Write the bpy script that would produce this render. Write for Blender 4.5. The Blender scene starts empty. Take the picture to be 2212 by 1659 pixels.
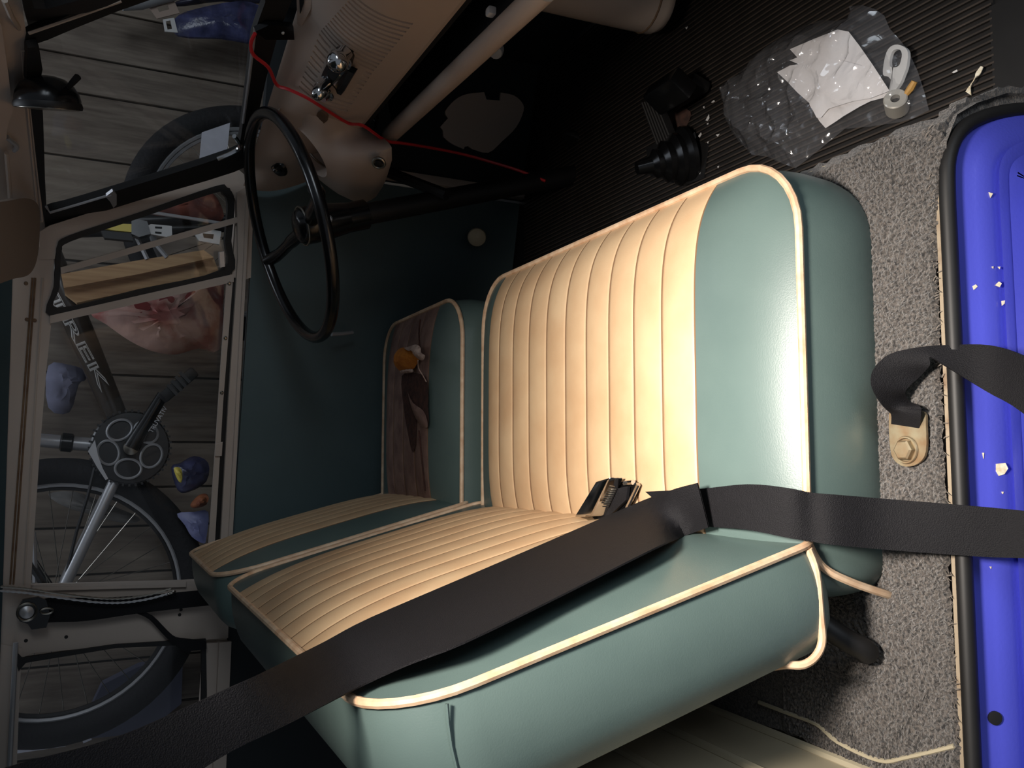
import bpy, bmesh, math, random
import numpy as np
from mathutils import Vector as V, Matrix
random.seed(7)
S = bpy.context.scene
COL = S.collection
# ------------------------------------------------------------------ camera
F_PX, CX, CY = 1850.0, 1106.0, 829.5
CAM = V((0, -.564, .765))
def _axes(p, ya, r):
    p, ya, r = [math.radians(a) for a in (p, ya, r)]
    F = V((math.sin(ya)*math.cos(p), math.cos(ya)*math.cos(p), -math.sin(p)))
    R = F.cross(V((0, 0, 1))).normalized(); U = R.cross(F)
    return R*math.cos(r)+U*math.sin(r), -R*math.sin(r)+U*math.cos(r), F
AR, AU, AF = _axes(26, 5.6, 2.5)
cd = bpy.data.cameras.new('camera'); cam = bpy.data.objects.new('camera', cd); COL.objects.link(cam)
cd.sensor_fit = 'HORIZONTAL'; cd.sensor_width = 36; cd.lens = 36*F_PX/2212; cd.clip_start = .01
M = Matrix(((-AU.x, AR.x, -AF.x), (-AU.y, AR.y, -AF.y), (-AU.z, AR.z, -AF.z))).to_4x4()
M.translation = CAM; cam.matrix_world = M
S.camera = cam
# ------------------------------------------------------------------ world, lights, exposure
S.view_settings.view_transform = 'Standard'; S.view_settings.look = 'None'
S.view_settings.gamma = 1; S.view_settings.use_curve_mapping = False
S.view_settings.exposure = 0.0
w = bpy.data.worlds.new('garage_air'); S.world = w; w.use_nodes = True
w.node_tree.nodes['Background'].inputs[0].default_value = (.76, .86, 1, 1)
w.node_tree.nodes['Background'].inputs[1].default_value = .16
def area(name, loc, tgt, size, power, col, sy=None):
    l = bpy.data.lights.new(name, 'AREA'); l.energy = power; l.color = col; l.size = size
    if sy: l.shape = 'RECTANGLE'; l.size_y = sy
    o = bpy.data.objects.new(name, l); COL.objects.link(o); o.location = loc
    o.rotation_euler = (V(tgt)-V(loc)).to_track_quat('-Z', 'Y').to_euler(); return o
lamp = area('garage_work_lamp', (.11, -.20, 1.01), (.02, .17, .1), .14, 4.6, (1, .91, .82)); lamp.data.spread = math.radians(72)
area('cool_side_fill', (2.0, -2.6, 1.3), (0, 1.2, .45), 1.5, 29, (.82, .91, 1), 1.3)  # added cool fill for frames and door card; no doorway is built
area('bike_wall_fill', (.6, 1.72, 2.3), (.1, 1.9, .6), .8, 7, (.8, .88, 1), .5)  # added fill above the bicycle and panelled wall; no window there

# ------------------------------------------------------------------ pixel <-> world helpers (world units are metres; +X vehicle front, +Y driver side)
def ray(x, y): return AF - AU*((x-CX)/F_PX) - AR*((y-CY)/F_PX)
def at(x, y, ax, v):
    d = ray(x, y); return CAM + d*((v-CAM[ax])/d[ax])
def onp(x, y, pl, off=0.0):
    p, n = pl; d = ray(x, y); p = p + n*off
    return CAM + d*((p-CAM).dot(n)/d.dot(n))
def plane3(a, b, c):
    n = (V(b)-V(a)).cross(V(c)-V(a)).normalized()
    if n.dot(CAM-V(a)) < 0: n = -n
    return (V(a), n)
def proj(P):
    d = P-CAM; w_ = d.dot(AF); return CX-F_PX*d.dot(AU)/w_, CY-F_PX*d.dot(AR)/w_
def smooth(pts, k=4, closed=False):
    P = [V(p) if len(p) == 3 else V((p[0], p[1], 0)) for p in pts]; n = len(P); out = []
    rng = range(n) if closed else range(n-1)
    for i in rng:
        g = (lambda j: P[j % n]) if closed else (lambda j: P[max(0, min(n-1, j))])
        a, b, c, d = g(i-1), g(i), g(i+1), g(i+2)
        for q in range(k):
            t = q/k
            out.append(.5*((2*b)+(c-a)*t+(2*a-5*b+4*c-d)*t*t+(3*b-a-3*c+d)*t**3))
    if not closed: out.append(P[-1])
    return out
def sm2(pts, k=4, closed=False): return [(p.x, p.y) for p in smooth(pts, k, closed)]

# ------------------------------------------------------------------ materials
def lin(c): return tuple(((x/255)/12.92 if x/255 <= .04045 else ((x/255+.055)/1.055)**2.4) for x in c)
MATS = {}
def mk(name, rgb, rough=.5, metal=0, var=.0, vs=20, bump=0, bs=200, spec=.5, rgb2=None, stretch=None, coat=0, sheen=0, thr=None):
    m = bpy.data.materials.new(name); m.use_nodes = True; t = m.node_tree; b = t.nodes['Principled BSDF']
    b.inputs['Roughness'].default_value = rough; b.inputs['Metallic'].default_value = metal
    b.inputs['Specular IOR Level'].default_value = spec; b.inputs['Coat Weight'].default_value = coat
    b.inputs['Sheen Weight'].default_value = sheen
    c = lin(rgb); b.inputs['Base Color'].default_value = (*c, 1)
    tc = t.nodes.new('ShaderNodeTexCoord'); mp = t.nodes.new('ShaderNodeMapping'); t.links.new(tc.outputs['Object'], mp.inputs[0])
    if stretch: mp.inputs['Scale'].default_value = stretch
    if var or rgb2:
        nz = t.nodes.new('ShaderNodeTexNoise'); nz.inputs['Scale'].default_value = vs; nz.inputs['Detail'].default_value = 5
        t.links.new(mp.outputs[0], nz.inputs[0])
        rp = t.nodes.new('ShaderNodeValToRGB'); lo, hi = thr or (.3, .7)
        rp.color_ramp.elements[0].position = lo; rp.color_ramp.elements[1].position = hi
        c2 = lin(rgb2) if rgb2 else tuple(x*(1-var) for x in c)
        rp.color_ramp.elements[0].color = (*c2, 1); rp.color_ramp.elements[1].color = (*[min(1, x*(1+(0 if rgb2 else var*.5))) for x in c], 1)
        t.links.new(nz.outputs['Fac'], rp.inputs[0]); t.links.new(rp.outputs[0], b.inputs['Base Color'])
    if bump:
        n2 = t.nodes.new('ShaderNodeTexNoise'); n2.inputs['Scale'].default_value = bs; n2.inputs['Detail'].default_value = 4
        t.links.new(mp.outputs[0], n2.inputs[0])
        bp = t.nodes.new('ShaderNodeBump'); bp.inputs['Strength'].default_value = bump; bp.inputs['Distance'].default_value = .004
        t.links.new(n2.outputs['Fac'], bp.inputs['Height']); t.links.new(bp.outputs[0], b.inputs['Normal'])
    MATS[name] = m; return m
def film(name, rgb, clear, rough, bump=0, bs=40, base=.05):
    m = bpy.data.materials.new(name); m.use_nodes = True; t = m.node_tree; out = t.nodes['Material Output']; t.nodes.remove(t.nodes['Principled BSDF'])
    N = t.nodes.new; L = t.links.new
    tr, df, gl, m1, m2, fr = N('ShaderNodeBsdfTransparent'), N('ShaderNodeBsdfDiffuse'), N('ShaderNodeBsdfGlossy'), N('ShaderNodeMixShader'), N('ShaderNodeMixShader'), N('ShaderNodeLayerWeight')
    df.inputs[0].default_value = (*lin(rgb), 1); gl.inputs['Roughness'].default_value = rough; fr.inputs[0].default_value = .5; pw, mu = N('ShaderNodeMath'), N('ShaderNodeMath'); pw.operation = 'POWER'; pw.inputs[1].default_value = 4; mu.operation = 'MULTIPLY_ADD'; mu.inputs[1].default_value = .9; mu.inputs[2].default_value = base; L(fr.outputs['Facing'], pw.inputs[0]); L(pw.outputs[0], mu.inputs[0])
    m1.inputs[0].default_value = 1-clear; L(tr.outputs[0], m1.inputs[1]); L(df.outputs[0], m1.inputs[2])
    L(mu.outputs[0], m2.inputs[0]); L(m1.outputs[0], m2.inputs[1]); L(gl.outputs[0], m2.inputs[2]); L(m2.outputs[0], out.inputs[0])
    if bump:
        tc, n2, n3, ad, bp = N('ShaderNodeTexCoord'), N('ShaderNodeTexVoronoi'), N('ShaderNodeTexNoise'), N('ShaderNodeMath'), N('ShaderNodeBump')
        n2.inputs['Scale'].default_value = bs; n3.inputs['Scale'].default_value = bs*.6; n3.inputs['Detail'].default_value = 1
        L(tc.outputs['Object'], n2.inputs[0]); L(tc.outputs['Object'], n3.inputs[0])
        L(n2.outputs['Distance'], ad.inputs[0]); L(n3.outputs['Fac'], ad.inputs[1])
        bp.inputs['Strength'].default_value = bump; bp.inputs['Distance'].default_value = .02
        L(ad.outputs[0], bp.inputs['Height']); L(bp.outputs[0], gl.inputs['Normal'])
    return m
teal = mk('teal_vinyl', (95, 113, 109), .37, var=.10, vs=9, bump=.06, bs=700, rgb2=(86, 104, 101))
teal_side = teal
cream = mk('cream_vinyl', (214, 184, 146), .5, var=.1, vs=14, bump=.08, bs=600, rgb2=(200, 164, 126))
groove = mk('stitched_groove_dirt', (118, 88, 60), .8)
piping = mk('cream_piping', (232, 204, 172), .5, var=.1, vs=60, rgb2=(205, 165, 130))
worn = mk('worn_brown_vinyl', (150, 120, 106), .6, vs=30, rgb2=(112, 84, 76), bump=.3, bs=120)
tearbrown = mk('bare_brown_padding', (84, 52, 42), .95, vs=60, rgb2=(50, 30, 26), bump=.8, bs=150)
foam = mk('orange_foam', (206, 128, 40), .9, vs=60, rgb2=(176, 98, 26), bump=.6, bs=260)
stuffing = mk('white_stuffing', (205, 180, 165), .95, vs=90, rgb2=(150, 120, 105))
beige = mk('beige_body_paint', (186, 172, 160), .42, var=.06, vs=6, bump=.03, bs=400)
beige2 = mk('beige_dash_paint', (192, 174, 160), .4, var=.05, vs=6)
tan = mk('tan_partition_paint', (172, 162, 138), .5, var=.08, vs=8)
dark = mk('black_rubber', (20, 19, 19), .55, var=.2, vs=30)
gloss_black = mk('gloss_black_plastic', (14, 14, 15), .22)
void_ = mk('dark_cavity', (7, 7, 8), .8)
cardm = mk('dark_teal_door_card', (80, 96, 98), .5, spec=.3, var=.12, vs=5, bump=.05, bs=500)
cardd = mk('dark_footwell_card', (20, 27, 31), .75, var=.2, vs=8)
linerm = mk('teal_headliner', (52, 72, 78), .7, var=.1, vs=12)
visorm = mk('grey_vinyl_visor', (138, 124, 112), .6, bump=.1, bs=500)
chrome = mk('chrome', (205, 205, 205), .12, 1)
steel = mk('brushed_steel', (170, 165, 155), .3, 1, var=.1, vs=60)
zinc = mk('yellowed_zinc', (170, 160, 134), .42, .7, vs=60, rgb2=(150, 120, 88))
redw = mk('red_wire', (196, 40, 44), .4)
redd = mk('dark_red_wire', (96, 22, 26), .5)
whitep = mk('white_plastic', (210, 208, 205), .45, var=.05)
paperm = mk('white_tissue', (236, 234, 236), .8, bump=.25, bs=60, vs=10, rgb2=(222, 216, 214))
printm = mk('printed_white_paper', (205, 205, 214), .8, var=.08, vs=40)
clearp = film('clear_milky_plastic', (225, 225, 225), .45, .2)
bagm = film('clear_polythene', (190, 190, 195), .93, .12, 1, 30, base=.07)
bagd = film('clear_polythene_flat', (150, 150, 156), .92, .2, .3, 40)
glass = film('window_glass', (150, 155, 160), .99, .03, base=.014)
strap = mk('charcoal_webbing', (14, 13, 17), .7, var=.12, vs=70, spec=.3, bump=.4, bs=900)
carp = mk('grey_carpet', (104, 97, 91), .98, vs=330, rgb2=(36, 34, 33), bump=1, bs=420, sheen=.25, thr=(.36, .66))
matt = mk('lit_rib_top', (60, 51, 44), .65, var=.35, vs=25)  # rib tops made lighter so they look lit; light put into the colour
matm = mk('black_ribbed_mat', (24, 21, 19), .6, var=.35, vs=25)
blue = mk('blue_body_paint', (76, 82, 198), .3, var=.06, vs=5, coat=.25, bump=.05, bs=300)
chipm = mk('chipped_primer', (238, 232, 214), .7, vs=200, rgb2=(200, 180, 140))
rust = mk('rusted_lip', (128, 104, 80), .7, vs=40, rgb2=(96, 66, 46))
lipm = mk('worn_sill_lip', (150, 136, 116), .6, vs=30, rgb2=(110, 84, 62), thr=(.25, .45))
wood = mk('grey_brown_panelling', (136, 124, 110), .7, vs=7, rgb2=(84, 71, 61), stretch=(9, 9, .9), bump=.15, bs=40, thr=(.25, .75))
wood2 = mk('grey_brown_panelling_light', (148, 136, 120), .7, vs=6, rgb2=(98, 84, 73), stretch=(8, 8, .8), bump=.15, bs=40, thr=(.2, .8))
lumber = mk('pale_lumber', (205, 168, 122), .7, vs=6, rgb2=(168, 128, 88), stretch=(14, 14, .8))
tyrem = mk('bicycle_tyre', (30, 29, 31), .8, bump=.6, bs=90)
alloy = mk('alloy_rim', (190, 190, 192), .35, .5)
bright = mk('bright_steel', (215, 210, 200), .28, .6)
framem = mk('black_bike_frame', (34, 32, 32), .35)
tubem = mk('seat_reflection_brown', (62, 54, 47), .25)  # brown reflection of the seat in the window, put into the tube colour
bone = mk('ivory_plastic_knob', (226, 204, 168), .4)
shelf_red = mk('faded_red_cloth', (150, 84, 66), .8, vs=20, rgb2=(90, 52, 46))
pinkbag = mk('pinkish_carrier_bag', (196, 158, 146), .6, vs=9, rgb2=(168, 96, 88), bump=.6, bs=30, thr=(.38, .5))
bluepack = mk('blue_packaging', (78, 82, 122), .25, vs=22, rgb2=(40, 42, 66), bump=.8, bs=30)
yellowm = mk('yellow_plastic', (226, 204, 90), .5)
orangem = mk('orange_fabric', (165, 100, 56), .7, vs=30, rgb2=(120, 60, 40))
concrete = mk('garage_concrete', (98, 94, 88), .9, var=.2, vs=4)
plaster = mk('garage_plaster', (120, 116, 110), .9, var=.1, vs=3)
fluff = mk('carpet_fluff', (120, 112, 104), 1)

# ------------------------------------------------------------------ mesh building
WLOC = {}
class MB:
    def __init__(s): s.v = []; s.f = []; s.m = []
    def add(s, vs, fs, mi=0):
        o = len(s.v); s.v += [V(p) for p in vs]; s.f += [tuple(i+o for i in f) for f in fs]; s.m += [mi]*len(fs); return s
    def box(s, c, sx, sy, sz, rot=None, bev=0):
        bm = bmesh.new(); bmesh.ops.create_cube(bm, size=1)
        for v in bm.verts: v.co = V((v.co.x*sx, v.co.y*sy, v.co.z*sz))
        if bev: bmesh.ops.bevel(bm, geom=bm.edges[:], offset=bev, segments=2, profile=.6, affect='EDGES')
        if rot: bmesh.ops.transform(bm, matrix=rot.to_4x4(), verts=bm.verts)
        bmesh.ops.translate(bm, verts=bm.verts, vec=V(c)); return s.frombm(bm)
    def frombm(s, bm, mi=0):
        bm.verts.index_update(); s.add([v.co.copy() for v in bm.verts], [[v.index for v in f.verts] for f in bm.faces], mi); bm.free(); return s
    def tube(s, path, r, n=8, closed=False, cap=True, flat=None):
        P = [V(p) for p in path]; N = len(P); rr = r if isinstance(r, (list, tuple)) else [r]*N
        vs = []; fs = []; pu = None
        for i in range(N):
            a = P[(i-1) % N] if closed or i else P[0]; b = P[(i+1) % N] if closed or i < N-1 else P[-1]
            t = (b-a).normalized()
            if pu is None: u = t.cross(V((0, 0, 1)) if abs(t.z) < .9 else V((1, 0, 0))).normalized()
            else:
                u = pu - t*pu.dot(t); u = u.normalized() if u.length > 1e-6 else pu
            pu = u; w_ = t.cross(u)
            for k in range(n):
                q = 2*math.pi*k/n; vs.append(P[i]+(u*math.cos(q)+w_*math.sin(q))*rr[i])
        for i in range(N if closed else N-1):
            j = (i+1) % N
            for k in range(n):
                l = (k+1) % n; fs.append((i*n+k, i*n+l, j*n+l, j*n+k))
        if cap and not closed: fs += [tuple(range(n))[::-1], tuple((N-1)*n+k for k in range(n))]
        return s.add(vs, fs)
    def lathe(s, c, ax, prof, n=24, sc=(1, 1), cap=True):
        ax = V(ax).normalized(); u = ax.cross(V((0, 0, 1)) if abs(ax.z) < .95 else V((1, 0, 0))).normalized(); w_ = ax.cross(u)
        vs = []; fs = []
        for r, h in prof:
            for k in range(n):
                q = 2*math.pi*k/n; vs.append(V(c)+ax*h+u*(r*sc[0]*math.cos(q))+w_*(r*sc[1]*math.sin(q)))
        for i in range(len(prof)-1):
            for k in range(n):
                l = (k+1) % n; fs.append((i*n+k, i*n+l, (i+1)*n+l, (i+1)*n+k))
        if cap:
            if prof[0][0] > 1e-4: fs.append(tuple(range(n))[::-1])
            if prof[-1][0] > 1e-4: fs.append(tuple((len(prof)-1)*n+k for k in range(n)))
        return s.add(vs, fs)
    def torus(s, c, ax, R, r, n=32, m=8, sc=(1, 1), u=None):
        ax = V(ax).normalized()
        u = V(u) if u else ax.cross(V((0, 0, 1)) if abs(ax.z) < .95 else V((1, 0, 0))).normalized(); w_ = ax.cross(u)
        P = [V(c)+u*(R*sc[0]*math.cos(2*math.pi*k/n))+w_*(R*sc[1]*math.sin(2*math.pi*k/n)) for k in range(n)]
        return s.tube(P, r, m, closed=True)
    def prism(s, pts, d):
        n = len(pts); P = [V(p) for p in pts]; d = V(d)
        return s.add(P+[p+d for p in P], [tuple(range(n)), tuple(range(2*n-1, n-1, -1))]+[(i, i+n, (i+1) % n+n, (i+1) % n) for i in range(n)])
    def strip(s, A, B, d, closed=False):
        n = len(A); d = V(d); vs = [V(p) for p in A]+[V(p) for p in B]; vs += [p+d for p in vs]; fs = []
        for i in range(n if closed else n-1):
            j = (i+1) % n
            fs += [(i, j, n+j, n+i), (2*n+i, 3*n+i, 3*n+j, 2*n+j), (i, 2*n+i, 2*n+j, j), (n+i, n+j, 3*n+j, 3*n+i)]
        if not closed: fs += [(0, n, 3*n, 2*n), (n-1, 3*n-1, 4*n-1, 2*n-1)]
        return s.add(vs, fs)
    def grid(s, rows, closed=False, mi=0):
        n = len(rows[0]); vs = [p for r in rows for p in r]; fs = []
        for i in range(len(rows)-1):
            for k in range(n if closed else n-1):
                l = (k+1) % n; fs.append((i*n+k, i*n+l, (i+1)*n+l, (i+1)*n+k))
        return s.add(vs, fs, mi)
    def build(s, name, mat, parent=None, smooth=True, label=None, cat=None, group=None, kind=None, angle=40):
        lo = V([min(p[i] for p in s.v) for i in range(3)]); hi = V([max(p[i] for p in s.v) for i in range(3)]); c = (lo+hi)/2; c.z = lo.z
        me = bpy.data.meshes.new(name); me.from_pydata([p-c for p in s.v], [], s.f)
        for m in (mat if isinstance(mat, (list, tuple)) else [mat]): me.materials.append(m)
        me.polygons.foreach_set('material_index', s.m)
        bm = bmesh.new(); bm.from_mesh(me); bmesh.ops.recalc_face_normals(bm, faces=bm.faces); bm.to_mesh(me); bm.free()
        if smooth:
            me.polygons.foreach_set('use_smooth', [True]*len(me.polygons))
            try: me.set_sharp_from_angle(angle=math.radians(angle))
            except Exception: pass
        o = bpy.data.objects.new(name, me); COL.objects.link(o)
        par(o, parent, c); tag(o, label, cat, group, kind); return o
def par(o, parent, c):
    WLOC[o.name] = V(c)
    if parent: o.parent = parent; o.location = V(c)-WLOC[parent.name]
    else: o.location = c
def tag(o, label=None, cat=None, group=None, kind=None):
    for k, v in (('label', label), ('category', cat), ('group', group), ('kind', kind)):
        if v: o[k] = v
    return o
def thing(name, label, cat, loc, group=None, kind=None):
    o = bpy.data.objects.new(name, None); COL.objects.link(o); o.empty_display_size = .05
    par(o, None, loc); return tag(o, label, cat, group, kind)
def slab(name, px, pl, th, mat, parent=None, off=0, **k):
    return MB().prism([onp(x, y, pl, off) for x, y in px], -pl[1]*th).build(name, mat, parent, **k)
def band(name, A, B, pl, th, mat, parent=None, off=0, closed=False, **k):
    return MB().strip([onp(x, y, pl, off) for x, y in A], [onp(x, y, pl, off) for x, y in B], -pl[1]*th, closed).build(name, mat, parent, **k)
def wire(name, pts, r, mat, parent=None, n=6, k=4, **kw):
    return MB().tube(smooth(pts, k), r, n).build(name, mat, parent, **kw)
# ------------------------------------------------------------------ reference planes of the van body
A0 = V((.61, 1.373, .469)); DD = V((-.91, .227, 0)).normalized(); UP = V((0, -.12, 1)).normalized()
Lp = plane3(A0, A0+DD, A0+UP)
Ld = plane3(A0, A0+DD, A0+V((0, 0, 1)))
L2 = plane3((-.45, 1.637, .469), (-1, 1.637, .469), V((-.45, 1.637, .469))+UP)
Wp = plane3((.61, 1.36, .48), (.76, .8, .48), (.5, 1.3, .87))
Wr = plane3((.61, .24, .48), (.76, .8, .48), (.5, .3, .87))
def yp(y): return (V((0, y, 0)), V((0, -1, 0)))
def zp(z): return (V((0, 0, z)), V((0, 0, 1)))
def xp(x): return (V((x, 0, 0)), V((-1, 0, 0)))
ST = dict(kind='structure')

# ------------------------------------------------------------------ garage around the van
MB().box((.3, .6, -.98), 7, 7, .06).build('ground', concrete, label='dull grey concrete garage floor under the van', **ST)
gw = MB().box((.3, 2.16, .6), 5.2, .04, 3.2).build('wall_left', plaster, label='garage wall of grey brown wood panelling seen through the windows', **ST)
yy = -1.9; k = 0
while yy < 2.3:
    wd = random.choice((.11, .13, .15, .19)); d = random.uniform(0, .0025)
    MB().box((yy+wd/2, 2.134-d, .6), wd-.006, .016, 3.1, bev=.003).build('plank' if k == 0 else 'plank.%03d' % k, random.choice((wood, wood, wood2)), gw); yy += wd; k += 1
MB().box((2.9, .6, .5), .05, 7, 3).build('wall_front', plaster, label='dim garage end wall ahead of the van', **ST)

# ------------------------------------------------------------------ van shell: floor, platform, walls
MB().box((.62, .8, -.215), .72, 1.56, .02).build('floor', dark, label='black sheet metal cab floor below the ribbed mat', **ST)
plat = MB().box((.02, .79, -.1075), .66, 1.5, .205, bev=.006).build('trim_1', tan, label='raised painted seat platform over the wheel arch', **ST)
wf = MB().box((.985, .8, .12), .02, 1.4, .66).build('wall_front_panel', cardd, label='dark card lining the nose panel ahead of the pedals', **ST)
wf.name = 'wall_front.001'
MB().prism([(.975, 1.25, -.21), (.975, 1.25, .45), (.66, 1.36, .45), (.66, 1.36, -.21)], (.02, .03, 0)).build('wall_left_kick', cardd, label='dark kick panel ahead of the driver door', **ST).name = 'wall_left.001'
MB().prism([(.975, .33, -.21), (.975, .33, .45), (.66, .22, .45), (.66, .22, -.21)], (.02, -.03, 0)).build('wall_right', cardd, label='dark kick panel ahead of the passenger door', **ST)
# partition behind the seats with pressed beads
bk = MB().box((-.345, .8, .14), .02, 1.56, .50, bev=.004).build('wall_rear', tan, label='tan painted partition with pressed beads behind the seats', **ST)
for i, (a, b) in enumerate((((1580, 1545), (1796, 1640)), ((1471, 1589), (1634, 1659)), ((1330, 1620), (1420, 1659)))):
    p = (onp(*a, xp(-.333))+onp(*b, xp(-.333)))/2
    MB().tube([(-.334, .05, p.z), (-.334, 1.5, p.z)], .0065, 8).build('pressed_bead' if not i else 'pressed_bead.%03d' % i, tan, bk)
MB().tube(smooth([onp(x, y, zp(.004)) for x, y in ((1640, 1517), (1700, 1540), (1765, 1565), (1810, 1603), (1900, 1643), (1960, 1636), (2062, 1612))], 4), .0026, 6).build('partition_flange', tan, bk)
MB().prism([onp(x, y, xp(-.326)) for x, y in ((1880, 1652), (2068, 1612), (2075, 1680), (1880, 1700))], (-.01, 0, 0)).build('door_post_foot', tan, bk)

# headliner
def roof_row(x, dz=0):
    e = onp(38, 640, Lp) if x > 0 else onp(-2, 1010, Lp)
    e0, e1 = onp(38, 640, Lp), onp(-2, 1010, Lp)
    f = (x-e0.x)/(e1.x-e0.x); yl = min(1.58, e0.y+(e1.y-e0.y)*f)-.004; zl = .5*(e0.z+e1.z)
    pr_ = [(yl, zl-.002), (yl-.03, zl+.03), (yl-.1, zl+.06), (1.2, zl+.09), (1.0, 1.04), (.8, 1.05), (.6, 1.04), (.35, 1.01), (.2, .97), (.13, .93), (.11, .885)]
    return [V((x, y, z+dz)) for y, z in pr_]
XR = (-1.3, -.6, -.3, 0, .2, .36)
MB().grid([roof_row(x) for x in XR]).grid([roof_row(x, .012) for x in XR]).build('ceiling', linerm, label='dark teal headliner under the van roof', **ST)

# ------------------------------------------------------------------ driver door (far side)
d1 = MB().prism([V((.655, 1.362, -.2)), V((.655, 1.362, .455)), V((-.305, 1.602, .455)), V((-.305, 1.602, -.2))], (.005, .02, 0)).build('door_1', cardm, label='dark teal card of the driver door below the window', **ST)
DV = V((-.91, .227, 0)).normalized(); DN = V((-.227, -.91, 0)).normalized()
def door_strip(name, px, off, th, mat): return slab(name, px, Lp, th, mat, d1, off)
door_strip('belt_trim', [(512, 415), (541, 398), (521, 800), (497, 1270), (471, 1270), (494, 860), (514, 560)], .012, .03, beige)
door_strip('belt_trim_ridge', [(532, 420), (541, 398), (521, 800), (497, 1270), (488, 1270), (511, 860), (527, 560)], .02, .01, beige)
door_strip('window_channel', [(502, 600), (514, 600), (494, 860), (471, 1262), (459, 1262), (482, 860)], .003, .02, dark)
ss = door_strip('sash_strip', [(489, 611), (503, 608), (482, 870), (459, 1262), (445, 1262), (466, 960)], .006, .006, beige)
for i, (x, y) in enumerate(((495, 612), (487, 730), (479, 848), (469, 968))):
    c = onp(x, y, Lp, .007); MB().lathe(c, Lp[1], [(.0042, 0), (.0042, .001), (.002, .003)], 10).build('screw' if not i else 'screw.%03d' % i, steel, ss)
slab('sash_corner', [(466, 960), (481, 955), (479, 985), (465, 985)], Lp, .004, beige, d1, .012)
band('window_post', [(84, 560), (87, 500), (108, 487), (300, 426), (515, 366), (546, 392), (548, 430), (542, 600)], [(118, 560), (124, 530), (148, 509), (300, 459), (462, 403), (496, 406), (512, 440), (500, 612)], Lp, .03, beige, d1, .002)
band('vent_seal', sm2([(121, 560), (124, 530), (148, 509), (300, 459), (462, 403), (490, 404), (507, 434), (500, 520), (493, 597), (300, 641), (111, 684), (116, 620)], 4, True), sm2([(131, 560), (134, 540), (152, 522), (300, 472), (460, 418), (482, 420), (492, 442), (486, 520), (478, 584), (300, 626), (126, 666), (129, 620)], 4, True), Lp, .016, dark, d1, .006, closed=True)
slab('window_divider', [(108, 682), (505, 592), (505, 609), (108, 699)], Lp, .018, beige, d1, .008)
slab('vent_bar', [(131, 578), (512, 469), (514, 481), (132, 592)], Lp, .01, beige, d1, .012)
slab('vent_latch', [(474, 545), (484, 543), (486, 576), (476, 578)], Lp, .012, alloy, d1, .016)
slab('vent_glass', [(122, 530), (150, 508), (462, 403), (500, 410), (500, 600), (112, 688)], Lp, .003, glass, d1, -.01)
slab('window_glass', [(105, 690), (503, 600), (448, 1264), (64, 1268)], Lp, .003, glass, d1, -.012)
rail = band('roof_rail', [(24, 560), (18, 620), (5, 800), (-10, 1000), (-30, 1270)], [(116, 520), (117, 640), (100, 800), (84, 1000), (66, 1270)], Lp, .03, beige, d1, 0)
for i, (a, b) in enumerate((((70, 600), (22, 1262)), ((76, 600), (29, 1262)), ((92, 600), (52, 1262)))):
    MB().tube([onp(*a, Lp, .001), onp(*b, Lp, .001)], .0022, 6).build('drip_groove' if not i else 'drip_groove.%03d' % i, rust if i < 2 else beige, rail)
for i, (x, y) in enumerate(((56, 612), (58, 690), (75, 692))):
    MB().lathe(onp(x, y, Lp, 0), Lp[1], [(.004, 0), (.003, .003)], 8).build('rail_screw' if not i else 'rail_screw.%03d' % i, rust, rail)
# window crank knob and door lever
kp = at(1030, 512, 1, 1.345)
kd = V((-.35, -.86, .35)).normalized()
kn = MB().lathe(kp, kd, [(.009, -.03), (.008, -.008), (.014, -.004), (.021, 0), (.0235, .006), (.0215, .013), (.013, .018), (.0, .0195)], 20).build('crank_knob', bone, d1)
MB().lathe(kp-kd*.03, kd, [(.013, -.012), (.013, .0)], 14).build('knob_base', bone, kn)
MB().tube([at(716, 722, 1, 1.38), at(740, 721, 1, 1.39), at(762, 718, 1, 1.40)], [.005, .0045, .004], 8).build('door_lever', alloy, d1)
MB().box((.675, 1.352, .11), .022, .03, .66, bev=.004).build('trim_2', beige, label='pale painted front jamb of the driver door', **ST)

# ------------------------------------------------------------------ B pillar and rear window behind it
pil = band('trim_3', [(-40, 1268), (68, 1265), (250, 1260), (400, 1256), (500, 1250), (520, 1250)], [(-40, 1424), (48, 1421), (70, 1411), (250, 1395), (445, 1382), (520, 1376)], L2, .035, beige, off=.004, label='pale painted pillar between driver window and rear side window', **ST)
slab('pillar_channel', [(60, 1263), (402, 1254), (402, 1268), (61, 1277)], L2, .012, beige, pil, .016)
for i, (x, y) in enumerate(((56, 1384), (143, 1376), (388, 1328), (391, 1317))):
    MB().lathe(onp(x, y, L2, .004), L2[1], [(.004, 0), (.003, .001)], 8).build('pillar_hole' if not i else 'pillar_hole.%03d' % i, dark, pil)
w3 = band('window_3', [(28, 1400), (48, 1421), (250, 1392), (445, 1380), (447, 1500), (440, 1700)], [(40, 1450), (56, 1432), (250, 1400), (436, 1392), (436, 1500), (430, 1700)], L2, .012, dark, off=.012, label='black rubber surround of the rear side window', **ST)
slab('pane', [(30, 1400), (445, 1376), (440, 1720), (20, 1720)], L2, .003, glass, w3, -.006)
band('roof_rail', [(-60, 1380), (-60, 1500), (-60, 1720)], [(48, 1400), (42, 1500), (34, 1720)], L2, .03, beige, w3, .006)
MB().tube([onp(34, 1388, L2, .02), onp(18, 1700, L2, .02)], .005, 8).build('gutter_strip', alloy, w3)
slab('sill_strip', [(444, 1390), (474, 1388), (458, 1720), (424, 1720)], L2, .03, beige, w3, .01)
slab('sill_ridge', [(474, 1388), (500, 1386), (486, 1720), (458, 1720)], L2, .03, beige, w3, .02)
MB().box((-.83, 1.645, .05), 1.05, .02, .8).build('wall_left_rear', cardd, label='dark side panel below the rear window', **ST).name = 'wall_left.002'

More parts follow.
